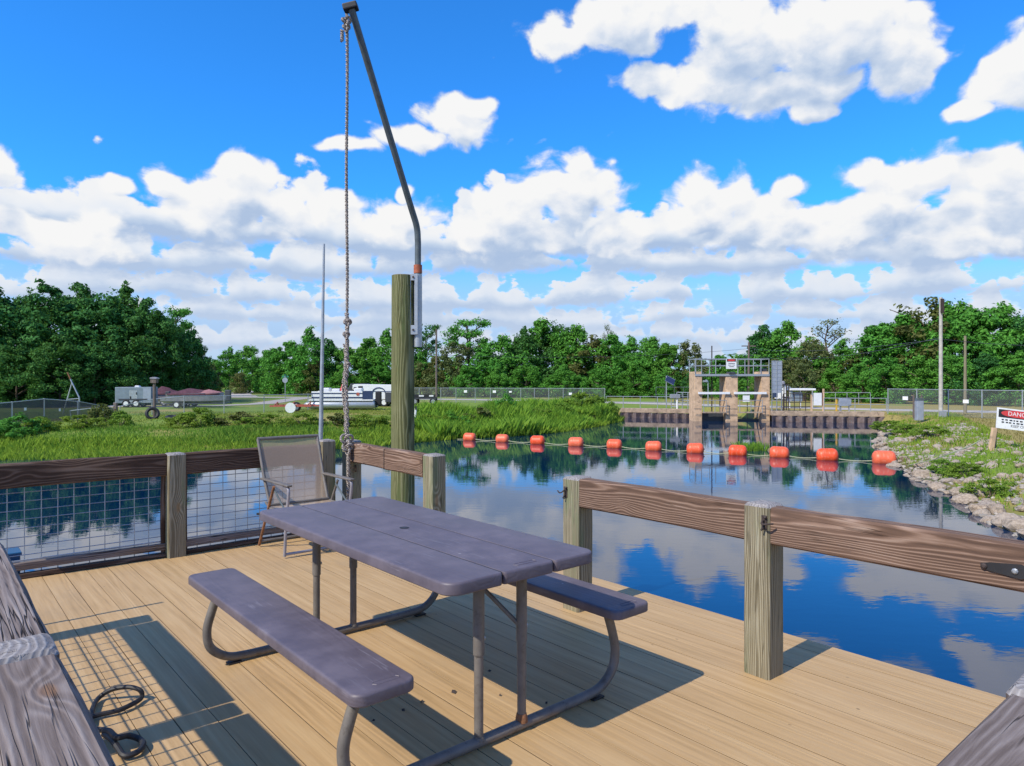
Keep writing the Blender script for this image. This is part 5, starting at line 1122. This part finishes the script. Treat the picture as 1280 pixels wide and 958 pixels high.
# red empty trailer
y = 50.5; t = thing('boat_trailer', 'empty faded red boat trailer with a white wheel cover', 'trailer', (SX(366, y), y, GZ), R(6)); h1 = SX(391, y) - SX(341, y)
for s_ in (-.75, .75): MB().box(-h1 / 2, h1 / 2, s_ - .05, s_ + .05, .42, .54).build('side_beam', M['redpaint'], t)
for f_ in (-.48, -.2, .1, .45): MB().box(h1 * f_, h1 * f_ + .09, -.70, .70, .44, .52).build('cross_beam', M['redpaint'], t)
for f_, a in ((-.4, .2), (.0, .2), (.4, .2)): MB().tube([(h1 * f_, -.6, .53), (h1 * f_ + .1, 0, .53 + a), (h1 * f_, .6, .53)], .04, 6).build('bunk_arch', M['redpaint'], t)
MB().box(h1 * .5, h1 * .5 + .7, -.06, .06, .42, .52).build('tongue', M['redpaint'], t)
for s_ in (-.95, .95): wheel(t, .05, s_, .36)
MB().lathe([(.37, -.02), (.33, .02)], 18, 1).build('wheel_cover', M['white'], t, (.05, -1.06, .36))
# pontoon boat
y = 54.5; t = thing('pontoon_boat', 'white pontoon boat with navy stripes and a red folded umbrella aboard', 'boat', (SX(428, y), y, GZ), R(3)); Lp = SX(466, y) - SX(382, y)
for s_ in (-.85, .85): MB().lathe([(.02, -Lp / 2 - .2), (.22, -Lp / 2 + .05), (.30, -Lp / 2 + .4), (.30, Lp / 2 - .1), (.24, Lp / 2)], 14, 0).build('pontoon', M['galv'], t, (0, s_, .42), smooth=True)
MB().box(-Lp / 2 + .2, Lp / 2 - .1, -1.1, 1.1, .74, .84).build('deck', M['white'], t)
def fencep(x0, x1, y0, y1, nm='side_panel'):
    o = MB().box(x0, x1, y0, y1, .842, 1.46).build(nm, M['white'], t, bevel=.01)
    for z_, h_ in ((1.30, .09), (.98, .12)): MB().box(x0 - .004, x1 + .004, y0 - .008, y1 + .008, z_ - h_ / 2, z_ + h_ / 2).build('navy_stripe', M['navy'], o)
    return o
fencep(-Lp / 2 + .5, Lp / 2 - .9, -1.1, -1.05); fencep(-Lp / 2 + .5, Lp / 2 - .9, 1.05, 1.1)
MB().box(Lp / 2 - .899, Lp / 2 - .1, -1.1, -1.04, .842, 1.50).build('helm_panel', M['navy'], t); MB().lathe([(.13, 0), (.13, .01)], 16, 1).build('round_emblem', M['redpaint'], t, (Lp / 2 - 1.25, -1.125, 1.25))
for x_, z_ in ((-1.2, 1.72), (-.4, 1.66), (1.3, 1.7)): MB().box(x_ - .3, x_ + .3, -.6, .4, .85, z_).build('seat', M['white'], t, bevel=.06)
MB().lathe([(.28, 0), (.22, .12), (.05, .55), (.015, .72)], 12, 2).build('folded_umbrella', M['red'], t, (.1, -.3, 1.5), smooth=True)
MB().box(Lp / 2 - .05, Lp / 2 + .4, -.25, .25, .35, 1.45).build('outboard', M['black'], t, bevel=.08)
for s_ in (-.6, .6): wheel(t, .9, s_ * 1.4, .3, hub='galv')
# horse trailer and pickup behind, dark flatbed right of the piling
y = 62; t = thing('horse_trailer', 'long white gooseneck trailer with an arched blue stripe behind the pontoon boat', 'trailer', (SX(478, y), y, GZ)); a, b_ = SX(444, y) - SX(478, y), SX(497, y) - SX(478, y)
z1, z0 = SZ(480.5, y) - GZ, .62
pr_ = [(a, z1 - .45), (a, z1 - .08), (a + .15, z1), (b_, z1 - .05), (b_, z0), (a + 1.9, z0), (a + 1.5, z1 - .85)]
body = MB().prism(pr_, 1, -1.05, 1.05).build('body', M['white'], t, bevel=.03)
MB().box(a + .5, a + .9, -1.062, -1.051, z1 - .42, z1 - .16).build('window', M['signblack'], body); MB().box(a + .1, a + .35, -1.062, -1.051, z1 - .40, z1 - .25).build('window', M['signblack'], body)
ar = MB(); cx_, cz_ = a + 2.3, z1 - .72
ar.tube([(cx_ + .55 * math.cos(R(q)), -1.06, cz_ + .42 * math.sin(R(q))) for q in range(0, 181, 15)], .05, 6); ar.build('arched_stripe', M['navy'], body)
MB().box(a + .02, b_, -1.062, -1.051, z1 - .66, z1 - .6).build('blue_line', M['navy'], body)
for x_ in (a + 2.05, a + 2.75):
    for s_ in (-.95, .95): wheel(t, x_, s_, .37)
MB().box(b_ - .9, b_ + .9, -1.2, -1.06, .4, z1 - .7).build('dark_panel', M['darkgrey'], t, bevel=.02)
y = 60; t = thing('pickup_truck', 'dark pickup truck hitched under the white trailer nose', 'pickup', (SX(431, y), y + 3.0, GZ), R(0))
MB().prism([(-1.1, .5), (-1.1, 1.15), (-.4, 1.25), (.0, 2.0), (1.35, 2.02), (1.55, 1.3), (2.2, 1.28), (2.2, .5)], 1, -.9, .9).build('body', M['darkgrey'], t, bevel=.05)
MB().prism([(.12, 1.3), (.3, 1.85), (1.2, 1.87), (1.35, 1.32)], 1, -.915, -.901).build('side_window', M['signblack'], t)
for x_ in (-.5, 1.6):
    for s_ in (-.8, .8): wheel(t, x_, s_, .38, hub='galv')
y = 66; t = thing('flatbed_trailer', 'low dark flatbed trailer just right of the piling, boxes on its deck', 'trailer', (SX(530, y), y, GZ), R(3))
MB().box(-1.5, 1.15, -.9, .9, .55, .72).build('bed', M['darkgrey'], t)
MB().box(-1.5, 1.15, -.92, -.901, .72, .98).build('side_board', M['signblack'], t)
for x_, w_ in ((-1.3, .3), (-.4, .45), (.55, .4)): MB().box(x_, x_ + w_, -.94, -.9201, .78, .92).build('white_mark', M['white'], t)
for x_ in (-.8, .9):
    for s_ in (-.8, .8): wheel(t, x_, s_, .33, hub='galv')
t = thing('marker_post', 'short white pipe marker with a black mark just right of the piling', 'marker', (SX(518.5, 38), 38, GZ)); MB().tube([(0, 0, 0), (.06, 0, SZ(510.5, 38) - GZ)], .06, 8).build('pipe', M['white'], t, smooth=True); MB().box(.02, .12, -.08, -.06, .72, .9).build('black_mark', M['signblack'], t)
t = thing('street_sign', 'green street name blades above the grey back of a round topped sign', 'sign', (SX(356.5, 75), 75, GZ)); MB().tube([(0, 0, 0), (0, 0, SZ(470, 75) - GZ)], .04, 8).build('pole', M['galv'], t)
MB().prism([(.30 * math.cos(R(22.5 + 45 * i)), SZ(475.5, 75) - GZ + .30 * math.sin(R(22.5 + 45 * i))) for i in range(8)], 1, -.06, -.045).build('sign_back', M['greymetal'], t)
MB().box(-.36, .36, -.012, .012, SZ(472, 75) - GZ, SZ(470, 75) - GZ).build('street_blade', M['green'], t); MB().box(-.012, .012, -.36, .36, SZ(469.8, 75) - GZ, SZ(468, 75) - GZ).build('street_blade', M['green'], t)
# ------------------------------------------------------------------ utility poles, cables, bank sign
def upole(u, vt_, d, lab, r_, m_, cross=None, box_=False):
    t = thing('utility_pole', lab, 'utility pole', (SX(u, d), d, GZ), 0, 'poles carrying cables'); H = SZ(vt_, d) - GZ
    MB().tube([(0, 0, -.3), (0, 0, H)], [r_, r_ * .75], 10).build('shaft', m_, t, smooth=True)
    if cross: MB().box(-cross, cross, -.06, .06, H - .55, H - .42).build('crossarm', M['oldpost'], t)
    if box_: MB().box(-.22, .22, -.26, -.16, .0, .42).build('base_plate', M['galv'], t, bevel=.02); MB().box(-.1, .1, -.2, -.12, H - 1.0, H - .1).build('bracket', M['darkrust'], t)
    return t
upole(1176, 372, 43.5, 'tall pale grey utility pole behind the right fence', .125, M['palepole'], None, True)
upole(1206.5, 420, 49, 'shorter pale wooden pole right of the tall grey one', .11, M['post'])
upole(545.5, 412, 72, 'slender weathered wooden pole just right of the piling', .11, M['oldpost'])
upole(936, 428, 88, 'far brown wooden pole with a crossarm behind the gate platform', .16, M['oldpost'], .9)
cw = MB()
def cable(a, b_, sag):
    a, b_ = Vector(a), Vector(b_); return MB().tube([a.lerp(b_, i / 12) - Vector((0, 0, sag * 4 * (i / 12) * (1 - i / 12))) for i in range(13)], .016, 4)
A_ = atY(936, 436, 88); B_ = atY(1176, 424, 43.5); Cc = atY(1206, 424, 49); Dd = atY(1420, 425, 46); Ee = atY(545.5, 444, 72)
for a, b_, s_, lab in ((A_, B_, .5, 'overhead cable from the far crossarm pole to the tall grey pole'), (B_, Dd, .4, 'overhead cable running right from the tall grey pole'), (atY(936, 444, 88), atY(1176, 422, 43.6), .9, 'lower overhead cable from the far crossarm pole to the tall grey pole'), (Ee, A_, .6, 'overhead cable crossing the treeline from the slender wooden pole')):
    tag(cable(a, b_, s_).build('overhead_cable', M['darkgrey']), lab, 'cable', 'overhead cables')
t = thing('utility_pedestal', 'blue grey utility pedestal at the right end fence corner', 'pedestal', (SX(1148.5, 42), 42, GZ)); MB().box(-.2, .2, -.18, .18, -.1, 1.12).build('cabinet', M['greymetal'], t, bevel=.03); MB().prism([(-.22, 0), (.22, 0), (.16, .12), (-.16, .12)], 1, -.2, .2).build('hood', M['galvdark'], t, (0, 0, 1.121))
for x_ in (-.24, .24): MB().box(x_ - .035, x_ + .035, .1, .17, 0, 1.45).build('guard_post', M['oldpost'], t)
d = 23.6; t = thing('warning_sign', 'tilted white DANGER board on a weathered post at the right edge', 'sign', (SX(1237, d), d, float(hgt(np.array([SX(1237, d)]), np.array([d]))[0])))
zg = t.location.z
MB().box(-.075, .075, -.05, .05, -.3, .78).build('stub_post', M['concrete'], t, (0, -.06, 0), (0, R(9), 0), bevel=.01); MB().tube([(.16, .03, -.3), (.30, .03, 1.3)], .035, 8).build('sign_post', M['post'], t)
bw, bh = 1.5, .70; ctr = (SX(1247.5, d) - SX(1237, d) + bw / 2 - .06, -.06, SZ(524, d) - zg - .04)
bd = MB().box(-bw / 2, bw / 2, -.012, .012, -bh / 2, bh / 2).build('board', M['white'], t, ctr, (R(-6), R(7), R(-4)))
MB().box(-bw / 2 + .05, bw / 2 - .05, -.0165, -.0125, .03, bh / 2 - .05).build('header', M['signblack'], bd)
MB().prism([((bw / 2 - .13) * (abs(math.cos(q)) ** .7) * (1 if math.cos(q) > 0 else -1), .18 + .118 * math.sin(q)) for q in [2 * math.pi * i / 28 for i in range(28)]], 1, -.0205, -.017).build('oval', M['red'], bd)
text('DANGER', .20, bd, M['white'], (0, -.022, .175), (R(90), 0, 0)); text('KEEP OUT', .125, bd, M['signblack'], (0, -.0135, -.235), (R(90), 0, 0))
for z_ in (-.045, -.13):
    x_ = -bw / 2 + .16
    while x_ < bw / 2 - .2:
        l = rnd.uniform(.05, .1); MB().box(x_, x_ + l, -.0155, -.0125, z_ - .022, z_ + .022).build('worn_print', M['signblack'], bd); x_ += l + rnd.uniform(.03, .06)
tag(MB().tube([at(1225, 551, -.62), at(1212, 558, -.7), at(1190, 566, -.8), at(1170, 574, -.95), at(1135, 582, WZ + .06)], .018, 6).build('mooring_rope', M['polyrope'], smooth=True), 'pale rope running over the rocks from the sign post to the last float', 'rope')
